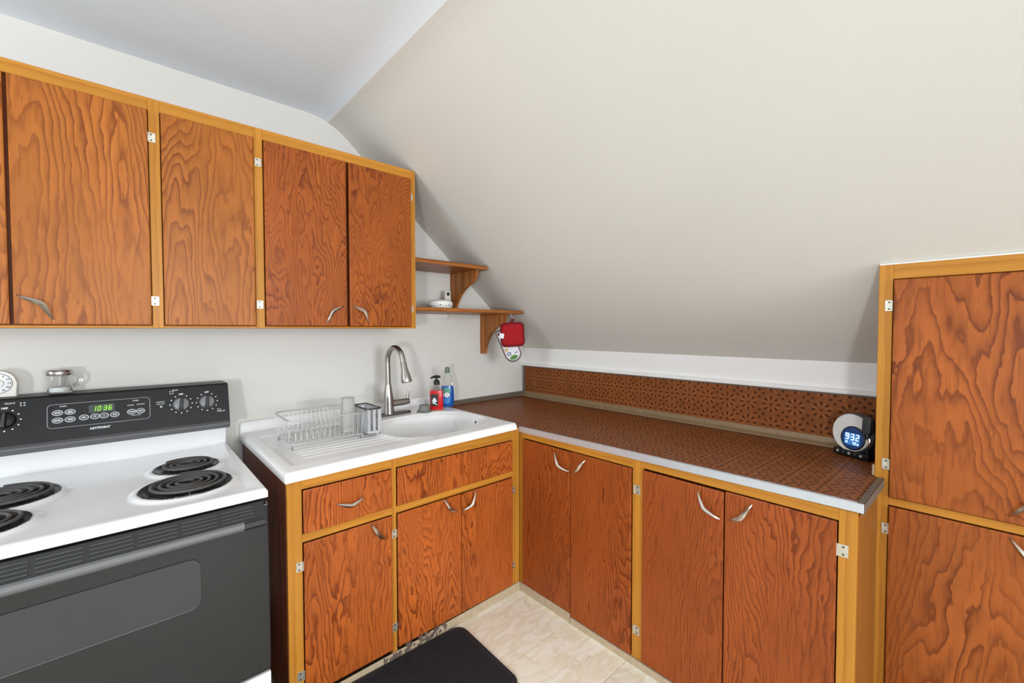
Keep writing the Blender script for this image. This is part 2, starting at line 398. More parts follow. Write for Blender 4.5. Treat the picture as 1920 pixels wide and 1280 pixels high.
# ------------------------------------------------------------------ room shell
KX, KZ, CXR, CZ_ = 0.0, 1.2113, -1.428, 2.4703
fl = struct('floor', MB().box(-5.2, 0.1, -5.2, 0.1, -0.12, -0.004), subfloor)
k = 0
for row, (y0, y1) in enumerate([(-0.7996, -0.752), (-1.1044, -0.8006), (-1.4094, -1.1056), (-1.7144, -1.4106), (-2.0194, -1.7156), (-2.3244, -2.0206), (-2.6294, -2.3256), (-2.9344, -2.6306), (-3.2394, -2.9356)]):
    off = -1.0495 if row % 2 == 0 else -0.7445
    xs = [off + 0.305*2*i for i in range(-5, 3)]
    xs = [x for x in xs if -3.4 < x < -0.76]
    xs = [max(-3.7, xs[0]-0.61)] + xs + [-0.748]
    for xa, xb_ in zip(xs, xs[1:]):
        if xb_-xa < 0.03: continue
        t = MB().box(xa+0.0006, xb_-0.0006, y0+0.0004, y1-0.0004, -0.0045, 0.0, 0.0008)
        obj('vinyl_tile', t, tile_mat, fl)
struct('wall_back', MB().box(-5.2, 0.12, 0.0, 0.12, 0.0, 2.6), wall_paint)
struct('wall_right', MB().box(0.0, 0.12, -5.2, 0.0, 0.0, KZ+0.02), white_paint)
nrm = Vector((CZ_-KZ, 0, 1.428)).normalized()*0.1
FT_ = 0.13; sd_ = Vector((1.428, 0, KZ-CZ_)).normalized(); c0 = Vector((CXR, 0, CZ_))
pa, pb = c0+sd_*FT_, c0-Vector((FT_, 0, 0))
arc_ = [pa*(1-t)**2 + c0*2*t*(1-t) + pb*t*t for t in [k_/10 for k_ in range(11)]]      # plaster rounds the crease
struct('wall_sloped', MB().prism([(0, 0.0, KZ)] + [tuple(p) for p in arc_[:6]] + [(CXR+nrm.x, 0.0, CZ_+nrm.z), (nrm.x, 0.0, KZ+nrm.z)], (0, -5.2, 0)), slope_paint)
struct('ceiling', MB().prism([tuple(p) for p in arc_[5:]] + [(-5.2, 0, CZ_), (-5.2, 0, CZ_+0.1), (CXR+nrm.x, 0, CZ_+0.1)], (0, -5.2, 0)), ceil_paint)
# small painted cove where wall, ceiling and slope run together is left to the plaster; ledge over the backsplash
struct('trim_1', MB().box(-0.022, 0.0, -2.12, 0.0, 1.0775, 1.096, 0.004, 2), white_paint)
struct('baseboard_back', MB().hexa([(-1.30, -0.776, 0), (-0.757, -0.776, 0), (-0.757, -0.766, 0), (-1.30, -0.766, 0),
        (-1.30, -0.772, 0.036), (-0.757, -0.772, 0.042), (-0.757, -0.766, 0.042), (-1.30, -0.766, 0.036)], 0.002), strip_wood)
struct('baseboard_right', MB().box(-0.766, -0.757, -1.108, -0.776, 0, 0.042, 0.002).box(-0.769, -0.757, -2.135, -1.112, 0, 0.028, 0.002), strip_wood)
bm_ = MB()
for i in range(46):
    x = -1.52+random.random()*0.30; z = random.random()*0.034; w = 0.006+random.random()*0.016
    bm_.hexa([(x, -0.7765-random.random()*0.003, z), (x+w, -0.7765, z+random.random()*0.006), (x+w, -0.765, z), (x, -0.765, z),
              (x+0.002, -0.774, z+0.006+random.random()*0.012), (x+w*0.8, -0.7745, z+0.012), (x+w*0.8, -0.765, z+0.012), (x, -0.765, z+0.012)])
fk = struct('trim_2', bm_, mold)
struct('trim_3', MB().box(-1.855, -1.30, -0.7725, -0.766, 0, 0.03, 0.002), strip_wood)

# ------------------------------------------------------------------ cabinet parts
def hinge(parent, plane, a, z, w=0.022, h=0.034, side=1):
    """leaf on the frame plus the barrel; plane ('y', y) faces -y, ('x', x) faces -x"""
    m = MB()
    ax, p = plane
    q = lambda u, d, v: (u, p-d, v) if ax == 'y' else (p-d, u, v)
    def bx(m, u0, u1, d0, d1, v0, v1, bev=0.0):
        a0 = q(u0, d0, v0); a1 = q(u1, d1, v1)
        m.box(min(a0[0], a1[0]), max(a0[0], a1[0]), min(a0[1], a1[1]), max(a0[1], a1[1]), v0, v1, bev)
    bx(m, a-w/2, a+w/2, -0.0005, 0.002, z-h/2, z+h/2, 0.0006)
    bx(m, a-w/2-0.002 if side < 0 else a+w/2-0.002, a-w/2+0.002 if side < 0 else a+w/2+0.002, 0.0, 0.006, z-h/2, z+h/2, 0.001)
    hg = obj('hinge', m, hinge_mat, parent)
    s_ = MB()
    for dz in (-0.3, 0.3):
        bx(s_, a-0.004, a+0.001, 0.001, 0.0032, z+dz*h-0.0025, z+dz*h+0.0025)
    obj('screw', s_, screw_mat, hg)
def boomerang(parent, plane, A, B, C, off=0.020):
    """V shaped pull through three points (u, z) of the door plane"""
    ax, p = plane
    def P(u, z, d): return (u, p-d, z) if ax == 'y' else (p-d, u, z)
    A, B, C = Vector(A), Vector(B), Vector(C); n = 9; pts = []; rad = []
    # quadratic bends tightly round B
    ctrl = []
    for i in range(2*n+1):
        t = i/(2*n)
        if t < 0.42: q = A.lerp(B, t/0.5)
        elif t > 0.58: q = B.lerp(C, (t-0.5)/0.5)
        else:
            s0 = A.lerp(B, 0.84); s1 = B.lerp(C, 0.16); k_ = (t-0.42)/0.16
            q = s0.lerp(B, k_).lerp(B.lerp(s1, k_), k_)
        d = 0.004 + off*math.sin(PI*min(1, max(0, t)))**0.6
        ctrl.append((q, d)); rad.append(0.0022+0.0052*math.sin(PI*t)**1.0)
    m = MB(); pr = None
    for (q, d), r in zip(ctrl, rad):
        i = len(pts); pts.append(Vector(P(q.x, q.y, d)))
    # diamond section: wide in plane, ridge outward
    rings = []
    for i, r in enumerate(rad):
        a = pts[max(0, i-1)]; b_ = pts[min(len(pts)-1, i+1)]; t = (b_-a).normalized()
        out = Vector((0, -1, 0)) if ax == 'y' else Vector((-1, 0, 0))
        sd = t.cross(out).normalized(); o2 = sd.cross(t).normalized()
        if o2.dot(out) < 0: o2 = -o2
        rings.append([m.b.verts.new(pts[i]+v) for v in (sd*r, o2*r*0.75, -sd*r, -o2*r*0.4)])
    for a, b_ in zip(rings, rings[1:]):
        for k_ in range(4): m.b.faces.new((a[k_], a[(k_+1) % 4], b_[(k_+1) % 4], b_[k_]))
    m.b.faces.new(rings[0][::-1]); m.b.faces.new(rings[-1])
    # end posts to the door
    for e in (0, -1):
        q, d = ctrl[e]; a = P(q.x, q.y, d); b_ = P(q.x, q.y, -0.001)
        m.tube([a, b_], 0.0018, 6)
    return obj('handle', m, chrome, parent, smooth=True)
def panel(name, parent, plane, u0, u1, z0, z1, thick, mat, bev=0.004):
    ax, p = plane
    m = MB()
    if ax == 'y': m.box(u0, u1, p-thick, p+0.0005, z0, z1, bev, 2)
    else: m.box(p-thick, p+0.0005, u0, u1, z0, z1, bev, 2)
    return obj(name, m, mat, parent)

# ------------------------------------------------------------------ wall cabinet
UY = -0.312; UF = -0.330           # carcass front, frame front
uc = thing('wall_cabinet', 'long upper cabinet of amber plywood doors in a yellow pine frame above the sink', 'cabinet', (-1.95, -0.16, 1.356))
ZT, ZB = 2.1835, 1.356; XL, XR = -2.95, -1.107
obj('carcass', MB().box(XL, XR, UY, -0.001, ZB, ZT), ply_side, uc)
zt0 = 2.135
for (a, b_) in ((-2.180, -2.148), (-1.8505, -1.818), (-1.135, -1.107)):
    obj('stile', MB().box(a, b_, UF, UY, ZB, ZT, 0.0015), pine, uc)
for (a, b_) in ((XL, -2.180), (-2.148, -1.8505), (-1.818, -1.135)):
    obj('rail', MB().box(a, b_, UF, UY, 2.1395, ZT, 0.001), pine_h, uc)
    obj('rail', MB().box(a, b_, UF, UY, ZB, 1.365, 0.001), pine_h, uc)
DT = 0.012
doors_u = [(-2.86, -2.518, ply_upper), (-2.510, -2.1825, ply_upper), (-2.1455, -1.8530, ply_upper), (-1.8155, -1.4765, ply_mid), (-1.4625, -1.1375, ply_mid)]
du = []
for a, b_, mt in doors_u:
    du.append(panel('door', uc, ('y', UF), a, b_, 1.3675, 2.137, DT, mt))
pl = ('y', UF-DT)
boomerang(du[1], pl, (-2.504, 1.4585), (-2.447, 1.433), (-2.425, 1.383))
boomerang(du[3], pl, (-1.4935, 1.4625), (-1.549, 1.436), (-1.5735, 1.383))
boomerang(du[4], pl, (-1.453, 1.4635), (-1.399, 1.439), (-1.3765, 1.387))
for u, z in ((-2.171, 2.043), (-2.171, 1.455), (-1.836, 2.042), (-1.837, 1.455), (-1.133, 2.044), (-1.133, 1.458)):
    hinge(uc, ('y', UF), u, z, side=-1 if u < -2 or u > -1.2 else 1)

# ------------------------------------------------------------------ corner shelves
sh = thing('corner_shelf', 'two stained wooden shelves on curved brackets between the upper cabinet and the sloped wall', 'shelf', (-0.75, -0.15, 1.45))
def slope_x(z): return -(z-KZ)*1.428/(CZ_-KZ)
for z0, z1 in ((1.714, 1.736), (1.451, 1.473)):
    xe = slope_x(z1)-0.003
    obj('shelf_board', MB().prism([(-1.1065, -0.001, z0), (-1.1065, -0.322, z0), (xe-0.012, -0.322, z0), (xe, -0.300, z0), (xe, -0.001, z0)], (0, 0, z1-z0), 0.002), shelf_wood, sh)
def bracket(x, prof):
    edge = [(p.y, p.z) for p in bez([(0, y, z) for y, z in prof], 5)]
    pts_ = [(-0.001, prof[0][1])] + edge + [(-0.001, prof[-1][1])]
    obj('bracket', MB().prism([(x-0.010, y, z) for y, z in pts_], (0.020, 0, 0), 0.0015), bracket_wood, sh)
bracket(-0.657, [(-0.285, 1.7135), (-0.270, 1.668), (-0.226, 1.638), (-0.150, 1.600), (-0.098, 1.555), (-0.070, 1.515), (-0.055, 1.474)])
bracket(-0.408, [(-0.268, 1.4505), (-0.252, 1.395), (-0.172, 1.360), (-0.112, 1.318), (-0.080, 1.277), (-0.060, 1.230), (-0.052, 1.183)])
cl = obj('cleat', MB().box(-1.10, -0.70, -0.024, -0.001, 1.425, 1.451, 0.003), white_paint, sh); cl['label'] = 'white painted cleat under the lower shelf'

d_ = thing('covered_dish', 'small round white ceramic dish with a dark printed band on the lower shelf', 'dish', (-0.872, -0.20, 1.473))
obj('bowl', MB().lathe([(0.001, 0.0), (0.060, 0.0), (0.070, 0.006), (0.074, 0.022), (0.072, 0.024)], n=32), ceramic, d_, True, local=True)
obj('lid', MB().lathe([(0.0735, 0.0235), (0.075, 0.030), (0.070, 0.042), (0.055, 0.050), (0.03, 0.0535), (0.0, 0.054)], n=32), ceramic, d_, True, local=True)
bnd = MB()
for i in range(26):
    a = 2*PI*i/26; w = 0.05+0.05*random.random(); r = 0.0748; z = 0.012+0.005*random.random(); hh = 0.003+0.004*random.random()
    P4 = [(r*math.cos(a+t), r*math.sin(a+t)) for t in (0, w)]
    P5 = [((r-0.004)*math.cos(a+t), (r-0.004)*math.sin(a+t)) for t in (0, w)]
    bnd.hexa([(*P5[0], z), (*P4[0], z), (*P4[1], z), (*P5[1], z), (*P5[0], z+hh), (*P4[0], z+hh), (*P4[1], z+hh), (*P5[1], z+hh)])
b_ = obj('printed_band', bnd, blue_print, d_, local=True); b_['kind'] = 'stuff'
bx_ = thing('plug_in_box', 'narrow white box with a dark dot against the wall behind the round white dish', 'box', (-0.725, -0.05, 1.473))
obj('case', MB().box(-0.022, 0.022, -0.014, 0.014, 0.0, 0.125, 0.004, 2), white_plastic, bx_, local=True)
obj('dial', MB().lathe([(0.012, 0), (0.012, 0.004), (0.0, 0.005)], mat=Matrix.Translation((0, -0.0135, 0.104)) @ Matrix.Rotation(PI/2, 4, 'X'), n=16), clock_grey, bx_, local=True)
obj('cord', MB().tube(bez([(-0.018, -0.010, 0.118), (-0.030, -0.012, 0.09), (-0.033, -0.010, 0.04), (-0.040, -0.004, 0.004)], 6), 0.0022, 6), rubber_grey, bx_, True, local=True)

# ------------------------------------------------------------------ base cabinet under the sink
BF = -0.745; DF = -0.765           # frame front, door front
ba = thing('sink_cabinet', 'base cabinet of red-brown plywood doors and a drawer under the white sink', 'cabinet', (-1.3, -0.4, 0))
def sz(x): return 0.838 + 0.0165*(x+1.335)     # underside of the sink (the old house has settled)
obj('side_panel', MB().hexa([(-1.855, BF, 0), (-1.838, BF, 0), (-1.838, -0.02, 0), (-1.855, -0.02, 0), (-1.855, BF, 0.828), (-1.838, BF, 0.828), (-1.838, -0.02, 0.828), (-1.855, -0.02, 0.828)]), ply_side, ba)
obj('carcass', MB().box(-1.838, -0.78, -0.715, -0.02, 0.0, 0.64), ply_side, ba)
FT = 0.020
def fr(m, x0, x1, z0, z1, z1b=None):
    z1b = z1 if z1b is None else z1b
    m.hexa([(x0, BF-FT, z0), (x1, BF-FT, z0), (x1, BF, z0), (x0, BF, z0), (x0, BF-FT, z1), (x1, BF-FT, z1b), (x1, BF, z1b), (x0, BF, z1)], 0.001)
    return m
XA = [-1.855, -1.8070, -1.4690, -1.4490, -0.8100, -0.7575]
for a, b_ in ((XA[0], XA[1]), (XA[2], XA[3]), (XA[4], XA[5])):
    obj('stile', fr(MB(), a, b_, 0.0, sz(a)-0.002, sz(b_)-0.002), pine, ba)
for a, b_ in ((XA[1], XA[2]), (XA[3], XA[4])):
    obj('rail', fr(MB(), a, b_, 0.7895, sz(a)-0.002, sz(b_)-0.002), pine_h, ba)
    obj('rail', fr(MB(), a, b_, 0.6003, 0.6288), pine_h, ba)
FP = BF-FT
PT = 0.008
dr = panel('drawer_front', ba, ('y', FP), -1.8045, -1.4715, 0.631, 0.787, PT, ply_base)
boomerang(dr, ('y', FP-PT), (-1.692, 0.709), (-1.640, 0.694), (-1.589, 0.711))
panel('false_front', ba, ('y', FP), -1.4465, -0.8125, 0.631, 0.787, PT, ply_base)
d1 = panel('door', ba, ('y', FP), -1.8045, -1.4715, 0.045, 0.598, PT, ply_base)
boomerang(d1, ('y', FP-PT), (-1.562, 0.594), (-1.533, 0.545), (-1.497, 0.512))
d2 = panel('door', ba, ('y', FP), -1.4465, -1.1300, 0.044, 0.598, PT, ply_base)
boomerang(d2, ('y', FP-PT), (-1.228, 0.600), (-1.203, 0.555), (-1.160, 0.526))
d3 = panel('door', ba, ('y', FP), -1.1270, -0.8125, 0.044, 0.598, PT, ply_base)
boomerang(d3, ('y', FP-PT), (-1.125, 0.524), (-1.085, 0.542), (-1.054, 0.594))
for u, z, s_ in ((-1.818, 0.518, 1), (-1.819, 0.126, 1), (-1.4587, 0.519, -1), (-1.4587, 0.131, -1), (-0.803, 0.53, -1), (-0.803, 0.14, -1)):
    hinge(ba, ('y', FP), u, z, side=s_)

# ------------------------------------------------------------------ base cabinet on the right wall
RX = -0.737; RF = -0.757
bb = thing('counter_cabinet', 'base cabinet with four red-brown plywood doors under the brown laminate countertop', 'cabinet', (-0.4, -1.45, 0))
obj('carcass', MB().box(RX+0.02, -0.02, -2.118, -0.80, 0.0, 0.80), ply_side, bb)
YE = -2.135
obj('side_panel', MB().box(RX, -0.412, YE, YE+0.017, 0.0, 0.822), pine_dark, bb)
def frx(m, y0, y1, z0, z1, z1b=None):
    z1b = z1 if z1b is None else z1b
    m.hexa([(RF, y0, z0), (RX, y0, z0), (RX, y1, z0), (RF, y1, z0), (RF, y0, z1), (RX, y0, z1), (RX, y1, z1b), (RF, y1, z1b)], 0.001)
    return m
def cz(y): return 0.826 + (0.842-0.826)*((-0.745-y)/1.405)
YB = [-0.7655, -0.7910, -1.4275, -1.4720, -2.0935, YE]
for a, b_ in ((YB[1], YB[0]), (YB[3], YB[2]), (YB[5], YB[4])):
    obj('stile', frx(MB(), a, b_, 0.0, cz(a)-0.002, cz(b_)-0.002), pine, bb)
for a, b_ in ((YB[2], YB[1]), (YB[4], YB[3])):
    obj('rail', frx(MB(), a, b_, 0.7960 if a > -1.5 else 0.8050, cz(a)-0.002, cz(b_)-0.002), pine_h, bb)
    obj('rail', frx(MB(), a, b_, 0.0, 0.0285), pine_h, bb)
dd = []
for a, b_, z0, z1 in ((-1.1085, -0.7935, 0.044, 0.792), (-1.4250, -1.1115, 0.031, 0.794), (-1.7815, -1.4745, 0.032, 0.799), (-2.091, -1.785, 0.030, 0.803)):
    dd.append(panel('door', bb, ('x', RF), a, b_, z0, z1, PT, ply_shaded))
px_ = ('x', RF-PT)
boomerang(dd[0], px_, (-1.021, 0.772), (-1.055, 0.719), (-1.103, 0.703))
boomerang(dd[1], px_, (-1.1335, 0.704), (-1.168, 0.730), (-1.194, 0.772))
boomerang(dd[2], px_, (-1.696, 0.779), (-1.722, 0.731), (-1.7705, 0.705))
boomerang(dd[3], px_, (-1.7995, 0.712), (-1.843, 0.736), (-1.870, 0.785))
for u, z, s_ in ((-1.4497, 0.713, 1), (-1.4497, 0.143, 1), (-2.104, 0.722, 1), (-2.104, 0.15, 1)):
    hinge(bb, ('x', RF), u, z, w=0.026, h=0.036, side=s_)

# ------------------------------------------------------------------ tall cabinet
TX = -0.392; TF = -0.410
tc_ = thing('tall_cabinet', 'tall brown plywood cupboard with yellow pine frame at the right end of the counter', 'cabinet', (-0.2, -2.6, 0))
TL, TR_ = -2.126, -3.05
topz = 1.559
obj('carcass', MB().prism([(TX, TL, 0), (TX, TL, topz-0.004), (slope_x(topz)+0.19, TL, 1.385), (-0.004, TL, 1.20), (-0.004, TL, 0)], (0, TR_-TL, 0)), ply_side, tc_)
def tfr(y0, y1, z0, z1): return MB().box(TF, TX, y0, y1, z0, z1, 0.0012)
obj('stile', tfr(-2.161, TL, 0.0, topz), pine, tc_)
obj('stile', tfr(TR_, TR_+0.04, 0.0, topz), pine, tc_)
obj('rail', tfr(TR_+0.04, -2.161, 1.512, topz), pine_h, tc_)
obj('rail', tfr(TR_+0.04, -2.161, 0.7745, 0.8005), pine_h, tc_)
obj('rail', tfr(TR_+0.04, -2.161, 0.0, 0.045), pine_h, tc_)
tu = panel('door', tc_, ('x', TF), -2.56, -2.1635, 0.803, 1.5095, PT, ply_tall)
tl = panel('door', tc_, ('x', TF), -2.56, -2.1635, 0.048, 0.772, PT, ply_tall)
panel('door', tc_, ('x', TF), -3.005, -2.566, 0.803, 1.5095, PT, ply_tall)
panel('door', tc_, ('x', TF), -3.005, -2.566, 0.048, 0.772, PT, ply_tall)
tp = ('x', TF-PT)
boomerang(tu, tp, (-2.4165, 0.822), (-2.455, 0.872), (-2.515, 0.890))
boomerang(tl, tp, (-2.4215, 0.763), (-2.452, 0.722), (-2.512, 0.700))
for u, z in ((-2.151, 1.4265), (-2.1525, 0.908), (-2.155, 0.695)):
    hinge(tc_, ('x', TF), u, z, w=0.018, h=0.036, side=-1)
obj('caulk_line', MB().box(TF, TX-0.004, TR_, TL, topz, topz+0.005, 0.002), white_paint, tc_)
obj('wood_chip', MB().box(-0.409, -0.392, -2.1258, -2.1185, 0.860, 0.898, 0.003), strip_wood, tc_)
cr = MB()
mk = [(-2.343, 0.757), (-2.336, 0.745), (-2.330, 0.733), (-2.325, 0.716)] + [(-2.319+0.002*math.sin(i), 0.700-0.0095*i) for i in range(15)] + [(-2.3165, 0.52), (-2.317, 0.47), (-2.317, 0.436), (-2.194, 0.483), (-2.195, 0.45), (-2.195, 0.424), (-2.21, 0.543), (-2.203, 0.525)]
for y, z in mk:
    h_ = 0.002+0.003*random.random()
    cr.box(TF-PT-0.0004, TF-PT+0.001, y-0.0012, y+0.0012, z-h_, z)
ck = obj('worm_marks', cr, screw_mat, tl); ck['kind'] = 'stuff'; ck['label'] = 'line of dark nail holes down the lower door'

# ------------------------------------------------------------------ countertop and backsplash
ct = thing('countertop', 'brown star-patterned laminate countertop with aluminium edging along the sloped wall', 'countertop', (-0.4, -1.2, 0.845))
XC = -0.765
def top(x, y):    # old counter twisted a little
    t = (-0.745-y)/1.405; fx = x/XC
    return 0.843 + fx*(0.006+0.020*max(0, t))
def slab(x0, x1, y0, y1, d0, d1):
    P = [(x0, y0), (x1, y0), (x1, y1), (x0, y1)]
    return [(x, y, top(x, y)+d0) for x, y in P] + [(x, y, top(x, y)+d1) for x, y in P]
YC = -2.150
obj('laminate_sheet', MB().hexa(slab(XC+0.002, -0.002, -1.3395, -0.790, -0.024, 0)), lam_top, ct)
obj('laminate_sheet', MB().hexa(slab(-0.7555, -0.002, -0.7895, -0.002, -0.022, 0)).hexa(slab(-0.794, -0.7555, -0.742, -0.002, -0.022, 0)), lam_top, ct)
obj('laminate_sheet', MB().hexa(slab(XC+0.002, -0.4105, YC+0.015, -1.3405, -0.024, 0)).hexa(slab(-0.4105, -0.002, -2.1255, -1.3405, -0.024, 0)), lam_top, ct)
sm = obj('seam', MB().hexa(slab(XC+0.003, -0.03, -1.3405, -1.3395, -0.02, 0.0003)), cove_mat, ct); sm['label'] = 'pale joint between two laminate sheets'
obj('front_edging', MB().hexa(slab(XC-0.003, XC+0.003, YC, -0.767, -0.025, 0.002), 0.0015).hexa(slab(XC, XC+0.012, YC, -0.767, 0.0, 0.0022)), alu, ct)
e_ = obj('end_edging', MB().hexa(slab(XC, -0.4115, YC, YC+0.004, -0.028, 0.0022)).hexa(slab(XC, -0.4115, YC, YC+0.015, -0.0005, 0.0025)), alu_dull, ct); e_['label'] = 'tarnished dark metal edging on the end'
w_ = obj('wall_edging', MB().hexa([(-0.80, -0.012, 0.846), (-0.012, -0.012, 0.846), (-0.012, -0.001, 0.846), (-0.80, -0.001, 0.846), (-0.80, -0.010, 0.876), (-0.012, -0.010, 0.882), (-0.012, -0.001, 0.882), (-0.80, -0.001, 0.876)], 0.002), alu_dull, ct)
bs = thing('backsplash', 'brown star-patterned laminate backsplash with a metal cove strip behind the counter', 'backsplash', (-0.006, -1.06, 0.85))
obj('laminate_panel', MB().box(-0.010, -0.001, -2.122, -0.014, 0.85, 1.074), lam_back, bs)
obj('cove_strip', MB().prism([(-0.001, -0.014, 0.8455), (-0.036, -0.014, 0.8460), (-0.034, -0.014, 0.850), (-0.018, -0.014, 0.862), (-0.0135, -0.014, 0.884), (-0.001, -0.014, 0.884)], (0, -2.108, 0)), cove_mat, bs)
obj('corner_strip', MB().box(-0.016, -0.001, -0.028, -0.0125, 0.845, 1.076, 0.002), alu_dull, bs)
obj('top_strip', MB().box(-0.013, -0.001, -2.122, -0.014, 1.070, 1.0775, 0.001), alu_dull, bs)
nl = MB()
for i in range(3):
    y = -1.05-i*0.34
    nl.lathe([(0.003, 0), (0.003, 0.002), (0, 0.0026)], center=(-0.0165, y, 0.868), mat=Matrix.Rotation(-PI/2, 4, 'Y'), n=8)
n_ = obj('nail_heads', nl, screw_mat, bs); n_['kind'] = 'stuff'

# ------------------------------------------------------------------ porcelain sink
sk = thing('kitchen_sink', 'white porcelain drainboard sink with an oval basin set in the base cabinet', 'sink', (-1.335, -0.4, 0.84))
X0, X1, Y0, Y1 = -1.866, -0.802, -0.792, -0.001
RIM = 0.0345
def smooth(t): t = max(0, min(1, t)); return t*t*(3-2*t)
def height(x, y):
    h = RIM
    # back lip
    if y > -0.034: h += 0.050*smooth((y+0.034)/0.014)
    # basin: superellipse
    cx, cy, a, b_ = -1.105, -0.475, 0.262, 0.232
    q = (abs((x-cx)/a)**2.7 + abs((y-cy)/b_)**2.7)**(1/2.7)
    basin = -0.16*smooth((1.0-q)/0.30) - 0.012*smooth((1.05-q)/0.06)
    # drainboard, falls towards the basin
    dx0, dx1, dy0, dy1 = -1.832, -1.29, -0.712, -0.150
    e = min((x-dx0)/0.03, (dx1-x)/0.03, (y-dy0)/0.03, (dy1-y)/0.03)
    drain = -smooth(e)*(0.007+0.008*(x-dx0)/(dx1-dx0))
    if e > 1:
        g = 0.5+0.5*math.cos(2*PI*(y+0.2)/0.042)
        w = smooth(min((x-dx0-0.06)/0.03, (dx1-0.02-x)/0.04, (y+0.672)/0.02, (-0.21-y)/0.02))
        drain += w*0.0042*g**3
    if -0.5 < e and q < 1.25: drain *= smooth((q-0.98)/0.2)
    h += min(basin, drain) if basin < -0.002 else drain
    # rolled outer edge
    d = min(x-X0, X1-x, y-Y0)
    if d < 0.014: h -= 0.014-math.sqrt(max(0, 0.014**2-(0.014-d)**2))
    return h
nx, ny = 228, 186
m = MB(); g = []
xs = [X0+(X1-X0)*i/nx for i in range(nx+1)]; ys = [Y0+(Y1-Y0)*j/ny for j in range(ny+1)]
for x in xs: g.append([m.b.verts.new((x, y, sz(x)+height(x, y))) for y in ys])
for i in range(nx):
    for j in range(ny): m.b.faces.new((g[i][j], g[i+1][j], g[i+1][j+1], g[i][j+1]))
def skirt(line, z0=0.0, inset=(0, 0)):
    prev = None
    for v in line:
        w = m.b.verts.new((v.co.x, v.co.y, sz(v.co.x)+0.0)); 
        if prev: m.b.faces.new((prev[0], v, w, prev[1]))
        prev = (v, w)
skirt([g[i][0] for i in range(nx+1)]); skirt([g[nx][j] for j in range(ny+1)]); skirt([g[0][j] for j in range(ny, -1, -1)]); skirt([g[i][ny] for i in range(nx, -1, -1)])
obj('basin_and_drainboard', m, porcelain, sk, 'all')
obj('overflow_hole', MB().lathe([(0.006, 0), (0.006, 0.002), (0.0, 0.002)], center=(-0.862, -0.53, sz(-0.87)+0.004), n=12, mat=Matrix.Rotation(-PI/2+0.5, 4, 'Y')), black_deep, sk)
obj('drain_strainer', MB().lathe([(0.042, 0), (0.042, 0.003), (0.034, 0.004), (0.03, 0.001), (0.0, 0.0)], center=(-1.105, -0.475, sz(-1.1)-0.1385), n=24), steel, sk, True)

# ------------------------------------------------------------------ faucet
ZD = sz(-1.178)+RIM
fx, fy = -1.178, -0.150
TLT = -math.atan(0.0165)
fa = thing('faucet', 'brushed steel gooseneck pull-down faucet with side lever behind the basin', 'faucet', (fx, fy, ZD+0.0014))
fa.rotation_euler = (0, TLT, 0)
pl_ = MB().prism([(x, y, -0.001) for x, y in rrect(0.022, 0, 0.222, 0.055, 0.027)], (0, 0, 0.010), 0.003)
obj('base_plate', pl_, steel_dark, fa, True, local=True)
obj('body', MB().lathe([(0.030, 0.008), (0.0285, 0.02), (0.028, 0.07), (0.026, 0.10), (0.020, 0.145), (0.0165, 0.165), (0.0165, 0.172)], n=24), steel, fa, True, local=True)
dirv = Vector((0.028, -0.150, 0)); top_ = 0.385
arc = [(0, 0, 0.165), (0, 0, 0.22), (0, 0, 0.29)]
L_ = dirv.length; e1 = dirv.normalized(); R_ = 0.066
for k in range(1, 12):
    a = PI - k/11*PI*0.93
    arc.append(tuple(e1*(R_+R_*math.cos(a)) + Vector((0, 0, 0.300+R_*1.15*math.sin(a)))))
end = Vector(arc[-1]); hd = Vector((e1.x*0.25, e1.y*0.25, -1)).normalized()
arc.append(tuple(end+hd*0.03))
obj('gooseneck', MB().tube(arc, 0.0142, 16), steel, fa, True, local=True)
q = hd.to_track_quat('Z', 'Y').to_matrix().to_4x4()
obj('spray_head', MB().lathe([(0.0148, 0.0), (0.016, 0.005), (0.0175, 0.04), (0.0255, 0.075), (0.0285, 0.105), (0.027, 0.110), (0.0, 0.108)], center=end+hd*0.018, mat=q, n=24), steel, fa, True, local=True)
hv = MB().lathe([(0.019, 0.0), (0.019, 0.085), (0.017, 0.112), (0.0, 0.114)], center=(0.012, 0, 0.062), mat=Matrix.Rotation(PI/2, 4, 'Y'), n=20)
lv = obj('valve_barrel', hv, steel, fa, True, local=True)
obj('lever', MB().tube([(0.112, 0, 0.072), (0.116, -0.002, 0.095), (0.122, -0.004, 0.122)], [0.008, 0.0075, 0.0065], 10), steel, lv, True, local=True)

# ------------------------------------------------------------------ things on the sink
st = thing('sink_stopper', 'grey rubber sink stopper lying beside the red soap bottle', 'stopper', (-0.9915, -0.214, sz(-0.99)+RIM+0.0006)); st.rotation_euler = (0, TLT, 0)
obj('flange', MB().lathe([(0.001, 0), (0.041, 0), (0.0425, 0.004), (0.034, 0.010), (0.0, 0.010)], n=28), rubber_grey, st, True, local=True)
obj('cup', MB().lathe([(0.034, 0.009), (0.032, 0.016), (0.028, 0.036), (0.025, 0.040), (0.0, 0.040)], n=28), rubber_grey, st, True, local=True)

